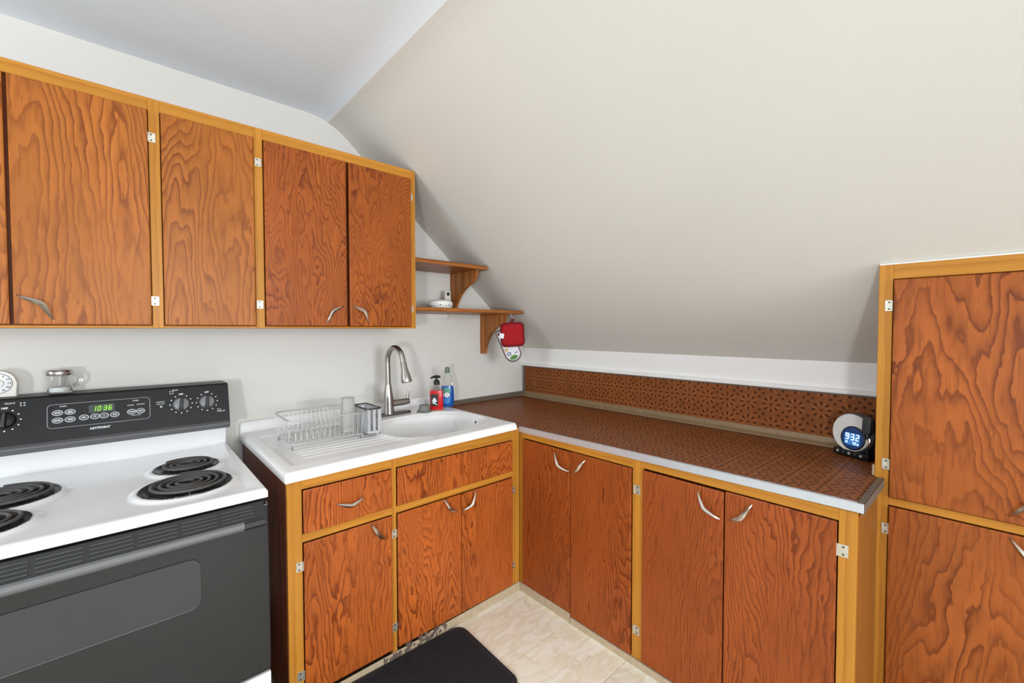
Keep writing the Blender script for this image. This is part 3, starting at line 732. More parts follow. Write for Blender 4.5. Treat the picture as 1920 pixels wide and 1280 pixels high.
RS = thing('hand_soap_bottle', 'red hand soap pump bottle with a black pump top on the sink ledge', 'bottle', (-0.903, -0.206, sz(-0.89)+RIM), -0.75)
bd = [(x, y, 0.001) for x, y in rrect(0, 0, 0.076, 0.046, 0.012)]
obj('bottle_body', MB().prism(bd, (0, 0, 0.112), 0.006), red_soap, RS, True, local=True)
obj('shoulder', MB().lathe([(0.033, 0.112), (0.030, 0.126), (0.016, 0.140), (0.0135, 0.150), (0.0, 0.150)], n=20, sy=0.62), clear_plastic, RS, True, local=True)
obj('pump_collar', MB().lathe([(0.017, 0.146), (0.0175, 0.168), (0.010, 0.174), (0.007, 0.176), (0.007, 0.190), (0.0, 0.190)], n=20), clock_black, RS, True, local=True)
obj('pump_nozzle', MB().tube([(0.022, 0, 0.192), (0.0, 0, 0.194), (-0.022, 0, 0.191), (-0.036, 0, 0.184)], [0.007, 0.009, 0.0065, 0.0045], 8), clock_black, RS, True, local=True)
lb = obj('label', MB().box(-0.030, 0.012, -0.0236, -0.0226, 0.022, 0.094), black_label, RS, local=True); lb['label'] = 'black front label with a white mark'
wm = MB()
wm.prism([(-0.024, -0.0242, 0.050), (-0.012, -0.0242, 0.074), (-0.002, -0.0242, 0.066), (0.006, -0.0242, 0.052), (-0.004, -0.0242, 0.044)], (0, 0.001, 0))
wm.prism([(-0.026, -0.0242, 0.040), (-0.012, -0.0242, 0.046), (0.008, -0.0242, 0.034), (0.008, -0.0242, 0.029), (-0.012, -0.0242, 0.038)], (0, 0.001, 0))
obj('label_mark', wm, white_label, lb, local=True)
ww = text_mesh('SOAP', 0.013); bmesh.ops.transform(ww, matrix=Matrix.Translation((-0.009, -0.0236, 0.102)) @ Matrix.Rotation(PI/2, 4, 'X'), verts=ww.verts); ww.free()

DS = thing('dish_soap_bottle', 'tall clear bottle of blue dish soap with green cap behind the red bottle', 'bottle', (-0.806, -0.172, sz(-0.80)+RIM), -0.7)
prof = [(0.001, 0.001), (0.036, 0.001), (0.040, 0.010), (0.041, 0.06), (0.039, 0.105), (0.034, 0.128)]
obj('liquid', MB().lathe(prof+[(0.0, 0.129)], n=28, sy=0.68), blue_soap, DS, True, local=True)
obj('clear_shoulder', MB().lathe([(0.034, 0.1285), (0.028, 0.150), (0.027, 0.165), (0.024, 0.185), (0.014, 0.202), (0.012, 0.208), (0.0, 0.208)], n=28, sy=0.68), clear_plastic, DS, True, local=True)
obj('cap', MB().lathe([(0.0145, 0.205), (0.015, 0.214), (0.0135, 0.236), (0.009, 0.240), (0.0, 0.241)], n=20), green_cap, DS, True, local=True)
def ell_patch(w, h, z, r, thick=0.0012, seg=14, wrap=True):
    m_ = MB(); ring = []
    for k_ in range(seg):
        a = 2*PI*k_/seg; u = w/2*math.cos(a); v = h/2*math.sin(a); th = -PI/2 + u/r
        ring.append(((r+thick)*math.cos(th), (r+thick)*0.68*math.sin(th)-0.0004, z+v))
    vs = [m_.b.verts.new(p) for p in ring]; m_.b.faces.new(vs)
    return m_
obj('teal_label', ell_patch(0.045, 0.040, 0.100, 0.0405), teal_label, DS, local=True)
obj('white_label', ell_patch(0.036, 0.030, 0.074, 0.0412, 0.0018), white_label, DS, local=True)
obj('blue_label', ell_patch(0.042, 0.038, 0.040, 0.0412), skyblue_label, DS, local=True)

# ------------------------------------------------------------------ dish rack
ZR = max(sz(x_)+height(x_, y_) for x_ in (-1.755, -1.45) for y_ in [-0.51+0.002*i_ for i_ in range(16)]+[-0.30+0.002*i_ for i_ in range(16)])+0.0015
rk = thing('dish_rack', 'grey wire dish rack standing on the ridged drainboard', 'dish rack', (-1.620, -0.39, ZR))
hx, hy, H = 0.150, 0.115, 0.120      # half sizes at foot
tx, ty = 0.158, 0.135
def oval(hx, hy, z, r, n=6): return [(x, y, z) for x, y in rrect(0, 0, 2*hx, 2*hy, r, n)]
obj('top_rim', MB().tube(oval(tx, ty, H, 0.05), 0.0032, 8, closed=True), wire, rk, True, local=True)
obj('bottom_rim', MB().tube(oval(hx, hy, 0.022, 0.03), 0.0026, 8, closed=True), wire, rk, True, local=True)
sidew = []
for i in range(13):
    t = -1+2*i/12
    for sy_ in (-1, 1): sidew.append([(t*(tx-0.045), sy_*ty, H), (t*(hx-0.03), sy_*hy, 0.022)])
for i in range(6):
    t = -1+2*i/5
    for sx_ in (-1, 1): sidew.append([(sx_*tx, t*(ty-0.045), H), (sx_*hx, t*(hy-0.03), 0.022)])
wm_ = wmesh = None
for w_ in sidew: obj('side_wire', MB().tube(w_, 0.0017, 5), wire, rk, True, local=True)
for i in range(7):
    y = -hy+0.015+(2*hy-0.03)*i/6
    obj('floor_wire', MB().tube([(-hx, y, 0.020), (hx, y, 0.020)], 0.0018, 5), wire, rk, True, local=True)
for i in range(12):                  # plate prongs
    x = -hx+0.03+(2*hx-0.05)*i/11
    if i > 7: continue
    for y in (-0.045, 0.045):
        obj('plate_prong', MB().tube(bez([(x, y-0.018, 0.022), (x+0.004, y-0.010, 0.055), (x+0.004, y+0.010, 0.055), (x, y+0.018, 0.022)], 4), 0.0016, 5), wire, rk, True, local=True)
for sx_ in (-1, 1):
    for sy_ in (-1, 1):
        x, y = sx_*(hx-0.008), sy_*(hy-0.012)
        lg = obj('foot', MB().tube(bez([(x, y-0.014, 0.022), (x, y-0.010, 0.006), (x, y+0.010, 0.006), (x, y+0.014, 0.022)], 4), 0.003, 6), wire, rk, True, local=True)
        obj('rubber_tip', MB().lathe([(0.0, -0.001), (0.005, 0.0), (0.006, 0.005), (0.005, 0.010), (0.0, 0.011)], center=(x, y, 0.0), n=10), rubber_grey, lg, True, local=True)
ZR2 = max(sz(x_*0.01)+height(x_*0.01, y_*0.01) for x_ in range(-146, -138) for y_ in range(-51, -33))+0.001
ch = thing('cutlery_holder', 'grey slatted cutlery basket hooked on the right end of the dish rack', 'basket', (-1.4215, -0.425, ZR2))
cw, cd = 0.030, 0.078
for i in range(9):
    t = -1+2*i/8
    for sx_ in (-1, 1): obj('slat', MB().box(sx_*cw-0.0015, sx_*cw+0.0015, t*cd-0.0055, t*cd+0.0055, 0.020, 0.122, 0.0006), slat_grey, ch, local=True)
for i in range(3):
    t = -1+2*i/2
    for sy_ in (-1, 1): obj('slat', MB().box(t*(cw-0.006)-0.006, t*(cw-0.006)+0.006, sy_*cd-0.0015, sy_*cd+0.0015, 0.020, 0.122, 0.0006), slat_grey, ch, local=True)
obj('rim', MB().tube([(x, y, 0.123) for x, y in rrect(0, 0, 2*cw+0.006, 2*cd+0.006, 0.012)], 0.0042, 8, closed=True), steel_dark, ch, True, local=True)
obj('bottom_tray', MB().prism([(x, y, 0.012) for x, y in rrect(0, 0, 2*cw+0.002, 2*cd+0.002, 0.01)], (0, 0, 0.010), 0.002), slat_grey, ch, local=True)
obj('foot', MB().lathe([(0.004, 0.0), (0.006, 0.002), (0.006, 0.013), (0.0, 0.013)], center=(0.018, -0.07, 0), n=10).lathe([(0.004, 0.0), (0.006, 0.002), (0.006, 0.013), (0.0, 0.013)], center=(0.018, 0.07, 0), n=10), slat_grey, ch, True, local=True)
tb = thing('drinking_tumbler', 'tall translucent tumbler standing upside down in the dish rack', 'tumbler', (-1.512, -0.428, ZR+0.0245))
obj('cup_wall', MB().lathe([(0.033, 0.0), (0.0345, 0.001), (0.0345, 0.004), (0.027, 0.150), (0.025, 0.154), (0.0, 0.154), (0.0, 0.150), (0.0245, 0.150), (0.032, 0.003)], n=28), frosted, tb, True, local=True)

# ------------------------------------------------------------------ pot holder and mitt on a hook under the lower shelf
hk = thing('cup_hook', 'small metal hook under the right end of the lower wooden shelf', 'hook', (-0.382, -0.285, 1.451))
obj('hook_wire', MB().tube(bez([(0, 0, 0.0), (0, 0, -0.014), (0.010, -0.010, -0.022), (0.006, -0.008, -0.034), (-0.006, -0.002, -0.032)], 5), 0.0022, 6), steel, hk, True, local=True)
obj('hook_flange', MB().lathe([(0.006, -0.003), (0.006, 0.0), (0.0, 0.0)], n=12), steel, hk, True, local=True)
yaw_f = math.atan2(-2.356+0.29, -2.252+0.33)     # direction towards the room
RZ = yaw_f + PI/2
def pad(outline, thick, nseg, mat, name, parent, M4, bulge=0.5):
    """quilted pad: front/back pillowed surfaces of a 2D outline (local x, z; y depth)"""
    m_ = MB(); n = len(outline); cx = sum(p[0] for p in outline)/n; cy = sum(p[1] for p in outline)/n
    layers = []
    for sgn in (-1, 1):
        rings = []
        for k_ in range(nseg+1):
            t = 1-k_/nseg*0.92
            d = sgn*thick/2*(1-t**4)**0.5 if t < 1 else 0
            rings.append([(cx+(p[0]-cx)*t, d, cy+(p[1]-cy)*t) for p in outline])
        layers.append(rings)
    edge = [m_.b.verts.new(p) for p in layers[0][0]]
    for rings in layers:
        prev = edge
        for k_ in range(1, nseg+1):
            cur = [m_.b.verts.new(p) for p in rings[k_]]
            for i in range(n): m_.b.faces.new((prev[i], prev[(i+1) % n], cur[(i+1) % n], cur[i]))
            prev = cur
        m_.b.faces.new(prev)
    m_.xf(M4)
    return obj(name, m_, mat, parent, 'all', local=True)
ph = thing('pot_holder', 'square red quilted pot holder hanging from the hook under the lower shelf', 'pot holder', (-0.385, -0.300, 1.415), RZ)
T_ = Matrix.Translation((0, 0, -0.098)) @ Matrix.Rotation(-0.06, 4, 'Y')
ol = rrect(0, 0, 0.148, 0.150, 0.026, 5)
pd_ = pad(ol, 0.016, 5, red_cloth, 'quilted_pad', ph, T_)
obj('binding', MB().tube([(x, 0, z) for x, z in ol], 0.0048, 8, closed=True).xf(T_), dark_red, ph, True, local=True)
obj('hanging_loop', MB().tube(bez([(-0.008, 0, -0.024), (-0.008, 0, -0.004), (0, 0, 0.004), (0.008, 0, -0.004), (0.008, 0, -0.024)], 4), 0.0035, 6), dark_red, ph, True, local=True)
t_ = obj('care_tag', MB().box(-0.070, -0.042, -0.0105, -0.0085, -0.130, -0.098).xf(Matrix.Rotation(0.12, 4, 'Y')), white_label, ph, local=True); t_['label'] = 'white sewn tag on the lower left corner'
mi = thing('oven_mitt', 'white printed oven mitt with maroon piping hanging behind the red pot holder', 'oven mitt', (-0.380, -0.292, 1.415), RZ)
T2 = Matrix.Translation((-0.0665, 0, -0.0625)) @ Matrix.Rotation(-0.424, 4, 'Y')
mo = [(0.050, 0.0), (-0.050, 0.0)]
for k_ in range(1, 5): mo.append((-0.050-0.001*k_, -0.042*k_))
for k_ in range(1, 12):
    a = PI + k_/12*PI; mo.append((-0.002+0.052*math.cos(a), -0.178+0.050*math.sin(a)))
mo += [(0.050, -0.150), (0.064, -0.142), (0.078, -0.130), (0.084, -0.110), (0.076, -0.090), (0.056, -0.076)]
mp_ = pad(mo, 0.020, 5, mitt_cloth, 'padded_body', mi, Matrix.Translation((0, 0.022, 0)) @ T2)
obj('piping', MB().tube([(x, 0.022, z) for x, z in mo], 0.0030, 6, closed=True).xf(Matrix.Translation((0, 0, 0)) @ T2), maroon, mi, True, local=True)
obj('hanging_loop', MB().tube(bez([(-0.030, 0.022, -0.046), (-0.012, 0.016, -0.014), (-0.004, 0.012, 0.003), (0.002, 0.016, -0.010), (-0.022, 0.022, -0.046)], 4), 0.003, 6), maroon, mi, True, local=True)
def spot(name, x, z, rx_, rz_, mat, dep=0.0112):
    m_ = MB().lathe([(1.0, 0), (1.0, 0.0016), (0.0, 0.0018)], n=16)
    m_.xf(Matrix.Translation((x, 0.022-dep, z)) @ Matrix.Rotation(PI/2, 4, 'X') @ Matrix.Diagonal((rx_, rz_, 1, 1)))
    m_.xf(T2); obj(name, m_, mat, mi, local=True)
spot('green_print', -0.004, -0.200, 0.026, 0.014, green_print)
spot('blue_print', -0.024, -0.168, 0.013, 0.012, blue_print)
spot('pale_print', -0.024, -0.168, 0.007, 0.006, white_label, 0.0125)
spot('tan_print', -0.030, -0.138, 0.012, 0.010, tan_print)
spot('blue_print', 0.022, -0.176, 0.012, 0.003, blue_print)
spot('red_print', -0.036, -0.022, 0.006, 0.008, dark_red, 0.0100)

# ------------------------------------------------------------------ alarm clock
th = math.atan2(-0.89, -0.46)
ac = thing('alarm_clock', 'round white and black digital alarm clock with a blue screen at the counter end', 'clock', (-0.152, -2.026, 0.8502), th)
ac.scale = (1, 1, 1)
obj('base', MB().prism([(-0.066, -0.012, 0.0), (0.066, -0.012, 0.0), (0.070, 0.050, 0.0), (-0.062, 0.050, 0.0)], (0, 0, 0.026), 0.004), clock_black, ac, True, local=True)
for i in range(5):
    obj('button', MB().lathe([(0.005, 0), (0.005, 0.003), (0.0, 0.004)], center=(-0.048+i*0.022, -0.0115, 0.014), mat=Matrix.Rotation(PI/2, 4, 'X'), n=12), clock_grey if i % 2 else print_grey, ac, True, local=True)
TILT = Matrix.Translation((-0.004, 0.002, 0.094)) @ Matrix.Rotation(-0.10, 4, 'X')
FR = TILT @ Matrix.Rotation(PI/2, 4, 'X')           # local xy -> face plane, +z towards viewer
RB = 0.078
obj('housing', MB().lathe([(RB*0.8, -0.040), (RB, -0.03), (RB, -0.004), (RB-0.004, 0.0), (0.0, 0.0)], n=44).xf(FR), clock_grey, ac, True, local=True)
fp = []
for k_ in range(48):
    a = 2*PI*k_/48; r = RB-0.006
    x, y = r*math.cos(a), r*math.sin(a)
    # notch for the projector arm on the right
    if -0.25 < a < 0.95 or a > 2*PI-0.25:
        x = min(x, 0.046)
    fp.append((x-0.002, y, 0.0))
obj('face_plate', MB().prism(fp, (0, 0, 0.004), 0.0012).xf(FR), clock_white, ac, True, local=True)
sc = (0.008, -0.020)
obj('screen_bezel', MB().lathe([(0.0465, 0.003), (0.0465, 0.006), (0.043, 0.007), (0.0, 0.007)], center=(sc[0], sc[1], 0), n=40, sy=1.0).xf(FR), clock_black, ac, True, local=True)
sn = obj('screen', MB().lathe([(0.0415, 0.0065), (0.0415, 0.0078), (0.0, 0.0078)], center=(sc[0], sc[1], 0), n=40).xf(FR), screen_blue, ac, True, local=True)
obj('screen_glow', MB().prism([(x, y, 0.0074) for x, y in rrect(sc[0]-0.001, sc[1]-0.004, 0.058, 0.046, 0.006)], (0, 0, 0.0008)).xf(FR), screen_lit, sn, local=True)
dg_ = MB()
for i, ch_ in enumerate('932'): seven(dg_, ch_, sc[0]-0.026+i*0.0185+(0.002 if i else 0), sc[1]-0.008, 0.0125, 0.025, 0.0034, 0.001)
dg_.box(sc[0]-0.0105, sc[0]-0.0082, sc[1]+0.000, sc[1]+0.0028, 0, 0.001).box(sc[0]-0.0105, sc[0]-0.0082, sc[1]+0.009, sc[1]+0.0118, 0, 0.001)
dg_.xf(FR @ Matrix.Translation((0, 0, 0.0081)))
obj('time_digits', dg_, digit_lit, sn, local=True)
dg2 = MB()
for i, ch_ in enumerate('72'): seven(dg2, ch_, sc[0]+0.000+i*0.009, sc[1]-0.024, 0.0065, 0.0105, 0.0016, 0.001)
dg2.box(sc[0]-0.024, sc[0]-0.016, sc[1]-0.020, sc[1]-0.014, 0, 0.001).box(sc[0]+0.019, sc[0]+0.025, sc[1]-0.024, sc[1]-0.017, 0, 0.001)
dg2.xf(FR @ Matrix.Translation((0, 0, 0.0081)))
obj('small_digits', dg2, digit_lit, sn, local=True)
obj('projector_arm', MB().prism([(x, y, 0.0) for x, y in rrect(0.062, 0.040, 0.030, 0.066, 0.010)], (0, 0, 0.020), 0.004).xf(FR), clock_grey, ac, True, local=True)
obj('arm_pivot', MB().tube([(0.060, 0.008, 0.006), (0.062, -0.004, 0.006)], 0.005, 8).xf(FR), clock_black, ac, True, local=True)
obj('side_trim', MB().tube(bez([(0.066, -0.008, 0.002), (0.068, -0.022, 0.002), (0.060, -0.040, 0.002)], 6), 0.0045, 8).xf(FR), chrome, ac, True, local=True)
obj('stand_foot', MB().prism([(x, y, 0) for x, y in rrect(0.0, 0.030, 0.10, 0.040, 0.01)], (0, 0, 0.040), 0.003), clock_black, ac, True, local=True)

# ------------------------------------------------------------------ electric range
XS0, XS1 = -2.722, -1.934; XM = (XS0+XS1)/2
ra = thing('electric_range', 'white electric range with black backguard and black oven door left of the sink', 'stove', (XM, -0.45, 0))
YFD = -0.862; ZCT = 0.856
obj('body', MB().box(XS0+0.004, XS1-0.004, -0.842, -0.03, 0.07, 0.800), enamel, ra)
# cooktop: rolled white rim, recessed deck
ck_ = MB()
nx2, ny2 = 60, 56; gg = []
cx0, cx1, cy0, cy1 = XS0, XS1, YFD-0.006, -0.085
burn = [(-2.098, -0.420, 0.090), (-2.117, -0.655, 0.114), (-2.535, -0.428, 0.116), (-2.545, -0.668, 0.092)]
def deck(x, y):
    d = min(x-cx0, cx1-x, y-cy0, (cy1-y)+0.02)
    h = ZCT
    h -= 0.010*smooth((min(x-cx0, cx1-x, y-cy0)-0.022)/0.03)*smooth((cy1-y+0.03)/0.05)
    for bx0, by0, br in burn:
        q_ = math.hypot(x-bx0, y-by0)
        h = max(h, ZCT-0.010+0.0075*smooth((br+0.030-q_)/0.016)) if q_ > br+0.004 else min(h, ZCT-0.006)
    e_ = min(x-cx0, cx1-x, y-cy0)
    if e_ < 0.008: h -= 0.008-math.sqrt(max(0, 0.008**2-(0.008-e_)**2))
    return h
nx2, ny2 = 150, 150
for i in range(nx2+1):
    x = cx0+(cx1-cx0)*i/nx2
    gg.append([ck_.b.verts.new((x, cy0+(cy1-cy0)*j/ny2, deck(x, cy0+(cy1-cy0)*j/ny2))) for j in range(ny2+1)])
for i in range(nx2):
    for j in range(ny2): ck_.b.faces.new((gg[i][j], gg[i+1][j], gg[i+1][j+1], gg[i][j+1]))
rim_ = [gg[i][0] for i in range(nx2+1)] + [gg[nx2][j] for j in range(1, ny2+1)] + [gg[i][ny2] for i in range(nx2-1, -1, -1)] + [gg[0][j] for j in range(ny2-1, 0, -1)]
low = [ck_.b.verts.new((v.co.x, v.co.y, 0.828)) for v in rim_]
for i in range(len(rim_)):
    j = (i+1) % len(rim_); ck_.b.faces.new((rim_[i], rim_[j], low[j], low[i]))
ck_.b.faces.new(low)
obj('cooktop', ck_, enamel, ra, True)
for bx0, by0, br in burn:
    bw = obj('burner', MB().lathe([(br+0.006, 0.0), (br+0.005, 0.004), (br-0.006, 0.0035), (br-0.016, -0.003), (0.0, -0.005)], center=(bx0, by0, ZCT-0.0035), n=40), bowl_mat, ra, True)
    sp_ = []
    turns = 4.2 if br > 0.1 else 3.3
    N_ = int(turns*28); r0, r1 = 0.018, br-0.007
    for k_ in range(N_+1):
        t = k_/N_; a = t*turns*2*PI+0.4; r = r0+(r1-r0)*t
        sp_.append((bx0+r*math.cos(a), by0+r*math.sin(a), ZCT+0.0068))
    obj('coil', MB().tube(sp_, 0.0046, 6), coil_mat, bw, True)
    spd = MB()
    for k_ in range(3):
        a = 0.5+k_*2*PI/3
        spd.hexa([(bx0+r_*math.cos(a)-o_*math.sin(a), by0+r_*math.sin(a)+o_*math.cos(a), z_) for z_ in (ZCT-0.004, ZCT+0.003) for r_, o_ in ((0.01, -0.002), (br-0.01, -0.002), (br-0.01, 0.002), (0.01, 0.002))])
    obj('coil_support', spd, steel_dark, bw)
# riser and black control housing
obj('riser', MB().prism([(XS0, -0.118, ZCT-0.012), (XS0, -0.030, ZCT-0.02), (XS0, -0.030, 0.965), (XS0, -0.128, 0.965)], (XS1-XS0, 0, 0), 0.004), enamel, ra)
hp = [(-0.006, 1.116), (-0.140, 1.118), (-0.152, 1.112), (-0.186, 0.958), (-0.196, 0.952), (-0.188, 0.938), (-0.130, 0.938), (-0.006, 0.945)]
obj('control_housing', MB().prism([(XS0-0.004, y, z) for y, z in hp], (XS1-XS0+0.010, 0, 0), 0.002), black_gloss, ra)
lp = obj('housing_lip', MB().prism([(XS0-0.002, y, z) for y, z in ((-0.188, 0.962), (-0.204, 0.955), (-0.206, 0.950), (-0.192, 0.932), (-0.180, 0.934))], (XS1-XS0+0.006, 0, 0)), grey_plastic, ra)
# control face frame: u along x, v up the tilted face
o_ = Vector((XM, -0.186, 0.958)); vdir = Vector((0, 0.034, 0.154)).normalized(); ndir = Vector((0, -0.154, 0.034)).normalized()
PF = Matrix(((1, vdir.x, ndir.x, o_.x), (0, vdir.y, ndir.y, o_.y), (0, vdir.z, ndir.z, o_.z), (0, 0, 0, 1)))
def face(z, x): return (x-XM, (z-0.958)/vdir.z)
def on(name, mb, mat, parent=ra, smooth_=False):
    if isinstance(mb, MB): mb.xf(PF); return obj(name, mb, mat, parent, smooth_)
    bmesh.ops.transform(mb, matrix=PF, verts=mb.verts); return obj(name, mb, mat, parent, smooth_)
def txt(s_, x, z, size, mat=print_white, parent=ra, name='lettering', shear=0.0, bold=0.0):
    b0 = text_mesh(s_, size, 0.0003, shear, bold); u, v = face(z, x)
    bmesh.ops.transform(b0, matrix=Matrix.Translation((u, v, 0.0014)), verts=b0.verts); return on(name, b0, mat, parent)
u0, v0 = face(1.045, -2.326)
op = [(x, y, 0.0002) for x, y in rrect(u0, v0, 0.274, 0.083, 0.012)]
ovl = on('control_overlay', MB().prism(op, (0, 0, 0.0006)), black_gloss)
on('overlay_border', MB().tube([(x, y, 0.0008) for x, y in rrect(u0, v0, 0.274, 0.083, 0.012)], 0.0009, 4, closed=True), print_grey, ovl)
u1, v1 = face(1.0595, -2.325)
dsp = on('clock_display', MB().prism([(x, y, 0.0004) for x, y in rrect(u1, v1, 0.070, 0.030, 0.004)], (0, 0, 0.0008)), green_dim, ra)
dm = MB()
for i, ch_ in enumerate('1036'): seven(dm, ch_, u1-0.026+i*0.0132+(0.003 if i > 1 else 0), v1-0.0085, 0.0092, 0.017, 0.0024, 0.0006, 0.16)
dm.box(u1+0.0012, u1+0.0028, v1-0.004, v1-0.002, 0, 0.0006).box(u1+0.002, u1+0.0036, v1+0.003, v1+0.005, 0, 0.0006)
dm.xf(Matrix.Translation((0, 0, 0.0013)))
on('time_digits', dm, green_led, dsp)
def button(x, z, w=0.026, h=0.018, t=None, ts=0.0062):
    u, v = face(z, x)
    bt = on('button', MB().lathe([(1.0, 0.0004), (1.0, 0.0016), (0.0, 0.0018)], n=22).xf(Matrix.Translation((u, v, 0)) @ Matrix.Diagonal((w/2, h/2, 1, 1))), button_mat, ra, True)
    on('button_outline', MB().tube([(u+w/2*math.cos(2*PI*k_/22), v+h/2*math.sin(2*PI*k_/22), 0.0016) for k_ in range(22)], 0.0009, 4, closed=True), print_white, bt)
    if t:
        b0 = text_mesh(t, ts, 0.0003, 0, 0.0002)
        bmesh.ops.transform(b0, matrix=Matrix.Translation((u, v, 0.0022)), verts=b0.verts); on('lettering', b0, print_white, bt)
for x, t1, t2 in ((-2.438, 'BAKE', 'BROIL'), (-2.407, 'SELF\nCLEAN', 'TIME')):
    button(x, 1.056, t=t1, ts=0.0062 if len(t1) < 6 else 0.0048); button(x, 1.030, t=t2)
for x, t1 in ((-2.372, 'SET'), (-2.343, '+'), (-2.319, '-'), (-2.290, 'CLR')):
    button(x, 1.032+0.006*0, 0.024, 0.018, t1, 0.011 if len(t1) == 1 else 0.006)
for x, z, t1 in ((-2.243, 1.036, 'CLOCK'), (-2.217, 1.036, 'LIGHT')):
    button(x, z, 0.024, 0.018, t1, 0.0048)
txt('START', -2.245, 1.060, 0.0066); txt('ON/OFF', -2.216, 1.061, 0.0066); txt('TIMER', -2.231, 1.076, 0.007); txt('OVEN', -2.424, 1.077, 0.007)
txt('OVEN LIGHT', -2.230, 1.022, 0.0050)
txt('HOTPOINT', -2.331, 0.990, 0.0105, shear=0.25, bold=0.0003)
txt('SURFACE', -2.157, 1.062, 0.0065); txt('UNIT ON', -2.157, 1.054, 0.006)
u, v = face(1.044, -2.155); il = on('indicator_lamp', MB().lathe([(0.0045, 0.0004), (0.004, 0.002), (0.0, 0.0026)], center=(u, v, 0), n=12), print_grey, ra, True)
for kx, rear in ((-2.645, True), (-2.560, False), (-2.0915, True), (-2.0055, False)):
    u, v = face(1.047, kx)
    kb = on('knob', MB().lathe([(0.027, 0.0005), (0.026, 0.006), (0.0235, 0.012), (0.022, 0.013), (0.0, 0.013)], center=(u, v, 0), n=28), knob_grey if kx > -2.3 else black_gloss, ra, True)
    gp = MB().hexa([(-0.008, -0.025, 0.012), (0.008, -0.025, 0.012), (0.005, 0.025, 0.012), (-0.005, 0.025, 0.012), (-0.005, -0.024, 0.026), (0.005, -0.024, 0.026), (0.003, 0.024, 0.026), (-0.003, 0.024, 0.026)], 0.001)
    on('knob_grip', gp.xf(Matrix.Translation((u, v, 0)) @ Matrix.Rotation(-0.10, 4, 'Z')), black_matte, kb)
    dots = MB()
    for k_ in range(11):
        a = PI/2 - (k_+1)*2*PI/12
        dots.lathe([(0.0023, 0.0003), (0.0023, 0.0008), (0, 0.0009)], center=(u+0.036*math.cos(a), v+0.036*math.sin(a), 0), n=8)
    dd_ = on('dial_marks', dots, print_white, ra); dd_['kind'] = 'stuff'
    txt('OFF', kx, 1.086, 0.0085, bold=0.0003)
    sq = MB(); sx_ = u+(-0.040 if kx > -2.05 or kx < -2.3 else -0.040)
    fr_txt = 'FRONT' if not rear else 'REAR'
    for a_ in (0, 1):
        for b__ in (0, 1):
            x_, y_ = u+0.034+a_*0.008-0.1*(kx > -2.1 and rear)*0.7, v+(0.044 if kx < -2.3 or rear else -0.046)+b__*0.008
            sq.box(x_, x_+0.0045, y_, y_+0.0045, 0.0002, 0.0007)
    on('burner_mark', sq, print_grey, ra)
    if rear or kx < -2.3: txt(fr_txt, kx+(0.012 if kx < -2.3 else -0.018), 1.104 if kx > -2.3 else 1.101, 0.0075)
    else: txt(fr_txt, kx+0.050, 1.003, 0.0075)
# oven front
obj('vent_gap', MB().box(XS0+0.006, XS1-0.004, -0.852, -0.84, 0.800, 0.829), black_deep, ra)
od = obj('oven_door', MB().box(XS0+0.002, XS1-0.001, -0.880, -0.843, 0.288, 0.812, 0.004, 2), black_glass, ra)
wo = [(XM+x, -0.8815, 0.634+z) for x, z in rrect(0, 0, 0.436, 0.142, 0.026)]
win = obj('oven_window', MB().prism([(p[0], -0.8812, p[2]) for p in wo], (0, 0.002, 0)), plain('oven_window_glass', srgb(50, 50, 51), 0.22, spec=0.5, noise=0.15, nscale=8), od)
obj('window_border', MB().tube([(p[0], -0.8812, p[2]) for p in wo], 0.0016, 5, closed=True), slot_mat, od, True)
# handle with slatted vent on top
hp2 = [(-0.879, 0.752), (-0.905, 0.756), (-0.912, 0.764), (-0.910, 0.776), (-0.902, 0.784), (-0.876, 0.822), (-0.866, 0.822), (-0.866, 0.80), (-0.879, 0.79)]
hn = obj('oven_handle', MB().prism([(XS0+0.012, y, z) for y, z in hp2], (XS1-XS0-0.026, 0, 0), 0.0015), black_matte, od)
obj('grip_bar', MB().prism([(XS0+0.014, y, z) for y, z in ((-0.903, 0.7545), (-0.9115, 0.7615), (-0.9135, 0.768), (-0.9115, 0.778), (-0.905, 0.7825), (-0.902, 0.77))], (XS1-XS0-0.085, 0, 0), 0.001), grey_plastic, hn)
for r_ in range(4):
    t0 = (r_+0.55)/4.6
    y_ = -0.902+0.026*t0; z_ = 0.785+0.037*t0
    nn = Vector((0, -0.82, -(-0.57))).normalized()
    for k_ in range(8):
        xa = XS0+0.03+k_*0.0905; xb_ = xa+0.080
        vd = Vector((0, 0.026, 0.037)).normalized(); nn = Vector((0, -0.037, 0.026)).normalized()
        P0 = Vector((0, y_, z_)); w2 = vd*0.0018; q1 = nn*0.0022; q0 = nn*-0.001
        obj('vent_bar', MB().hexa([(xa, *(P0-w2+q0).yz), (xb_, *(P0-w2+q0).yz), (xb_, *(P0+w2+q0).yz), (xa, *(P0+w2+q0).yz), (xa, *(P0-w2+q1).yz), (xb_, *(P0-w2+q1).yz), (xb_, *(P0+w2+q1).yz), (xa, *(P0+w2+q1).yz)]), slot_mat, hn)
obj('storage_drawer', MB().box(XS0+0.002, XS1-0.001, -0.880, -0.843, 0.085, 0.281, 0.005, 2), enamel, ra)
obj('foot', MB().box(XS0+0.03, XS0+0.07, -0.80, -0.76, 0.0, 0.071), black_matte, ra)
obj('foot', MB().box(XS1-0.07, XS1-0.03, -0.80, -0.76, 0.0, 0.071), black_matte, ra)
obj('foot', MB().box(XS0+0.03, XS0+0.07, -0.12, -0.08, 0.0, 0.071), black_matte, ra)
obj('foot', MB().box(XS1-0.07, XS1-0.03, -0.12, -0.08, 0.0, 0.071), black_matte, ra)

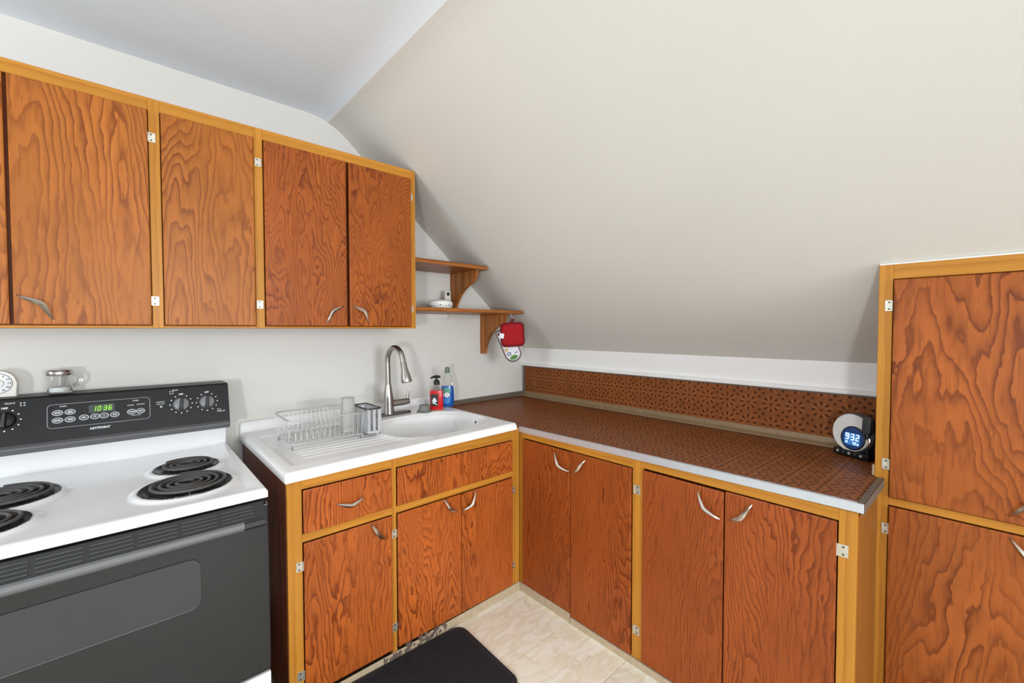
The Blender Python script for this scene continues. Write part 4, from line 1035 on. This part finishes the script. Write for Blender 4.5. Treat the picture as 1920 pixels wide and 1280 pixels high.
# ------------------------------------------------------------------ on the backguard
ZG = 1.118
ti = thing('kitchen_timer', 'white dial kitchen timer standing on the stove backguard', 'timer', (-2.583, -0.078, ZG))
w2, h2 = 0.044, 0.048
ol2 = [(w2, 0), (w2, h2)] + [(w2*math.cos(a), h2+w2*math.sin(a)) for a in [k_/12*PI for k_ in range(1, 12)]] + [(-w2, h2), (-w2, 0)]
obj('case', MB().prism([(x, -0.018, z) for x, z in ol2], (0, 0.036, 0), 0.004), white_plastic, ti, True, local=True)
dl = obj('dial', MB().lathe([(0.034, 0.0), (0.034, 0.002), (0.0, 0.0022)], center=(0, -0.0175, h2), mat=Matrix.Rotation(PI/2, 4, 'X'), n=36), white_label, ti, True, local=True)
obj('dial_ring', MB().tube([(0.034*math.cos(2*PI*k_/36), -0.0195, h2+0.034*math.sin(2*PI*k_/36)) for k_ in range(36)], 0.0008, 4, closed=True), clock_grey, dl, local=True)
for k_, s_ in enumerate(('60', '5', '10', '15', '20', '25', '30', '35', '40', '45', '50', '55')):
    a = PI/2-k_*PI/6; b0 = text_mesh(s_, 0.0095, 0.0003, 0, 0.0002)
    bmesh.ops.transform(b0, matrix=Matrix.Translation((0.027*math.cos(a), -0.0199, h2+0.027*math.sin(a))) @ Matrix.Rotation(PI/2, 4, 'X'), verts=b0.verts)
    obj('number', b0, clock_black, dl, local=True)
obj('pointer_knob', MB().lathe([(0.015, 0), (0.014, 0.008), (0.0, 0.009)], center=(0, -0.0193, h2), mat=Matrix.Rotation(PI/2, 4, 'X'), n=24).box(-0.003, 0.003, -0.036, -0.027, h2-0.014, h2+0.014), white_plastic, ti, True, local=True)

jr = thing('glass_shaker', 'small glass mug jar of white salt with metal lid on the stove backguard', 'jar', (-2.437, -0.080, ZG), 0.45)
obj('glass_wall', MB().lathe([(0.001, 0.001), (0.030, 0.001), (0.0325, 0.005), (0.0325, 0.064), (0.0305, 0.072), (0.0285, 0.072), (0.0285, 0.066), (0.0300, 0.060), (0.0300, 0.008), (0.028, 0.005), (0.0, 0.005)], n=32), glass, jr, True, local=True)
obj('salt', MB().lathe([(0.0, 0.0055), (0.0285, 0.0056), (0.0293, 0.009), (0.0293, 0.022), (0.0, 0.024)], n=24), salt, jr, True, local=True)
obj('lid', MB().lathe([(0.0335, 0.066), (0.0345, 0.068), (0.0345, 0.081), (0.032, 0.085), (0.0, 0.087)], n=32), jar_lid, jr, True, local=True)
obj('handle', MB().tube(bez([(0.031, 0, 0.062), (0.050, 0, 0.066), (0.060, 0, 0.050), (0.054, 0, 0.030), (0.031, 0, 0.020)], 6), [0.0048]*25, 8), glass, jr, True, local=True)

# ------------------------------------------------------------------ floor mat
fmt = thing('floor_mat', 'dark ribbed rubber floor mat with rounded corners in front of the sink cabinet', 'mat', (-1.62, -0.985, 0.0005))
bw_, bh_ = 0.93, 0.42
outl = rrect(0, 0, bw_, bh_, 0.045, 8)
mt_ = obj('backing', MB().prism([(x, y, 0.0) for x, y in outl], (0, 0, 0.009), 0.0025), rubber, fmt, True, local=True)
rb = MB(); n_r = 150
for i in range(n_r):
    x = -bw_/2+0.022+(bw_-0.044)*i/(n_r-1)
    yl = bh_/2-0.022
    d_e = bw_/2-abs(x)
    if d_e < 0.045: yl = bh_/2-0.022-(0.045-d_e)*0.5
    rb.box(x-0.0016, x+0.0016, -yl, yl, 0.0088, 0.0108)
r_ = obj('ribs', rb, rubber, fmt, local=True); r_['kind'] = 'stuff'
fmt.rotation_euler = (0, 0, -0.03)
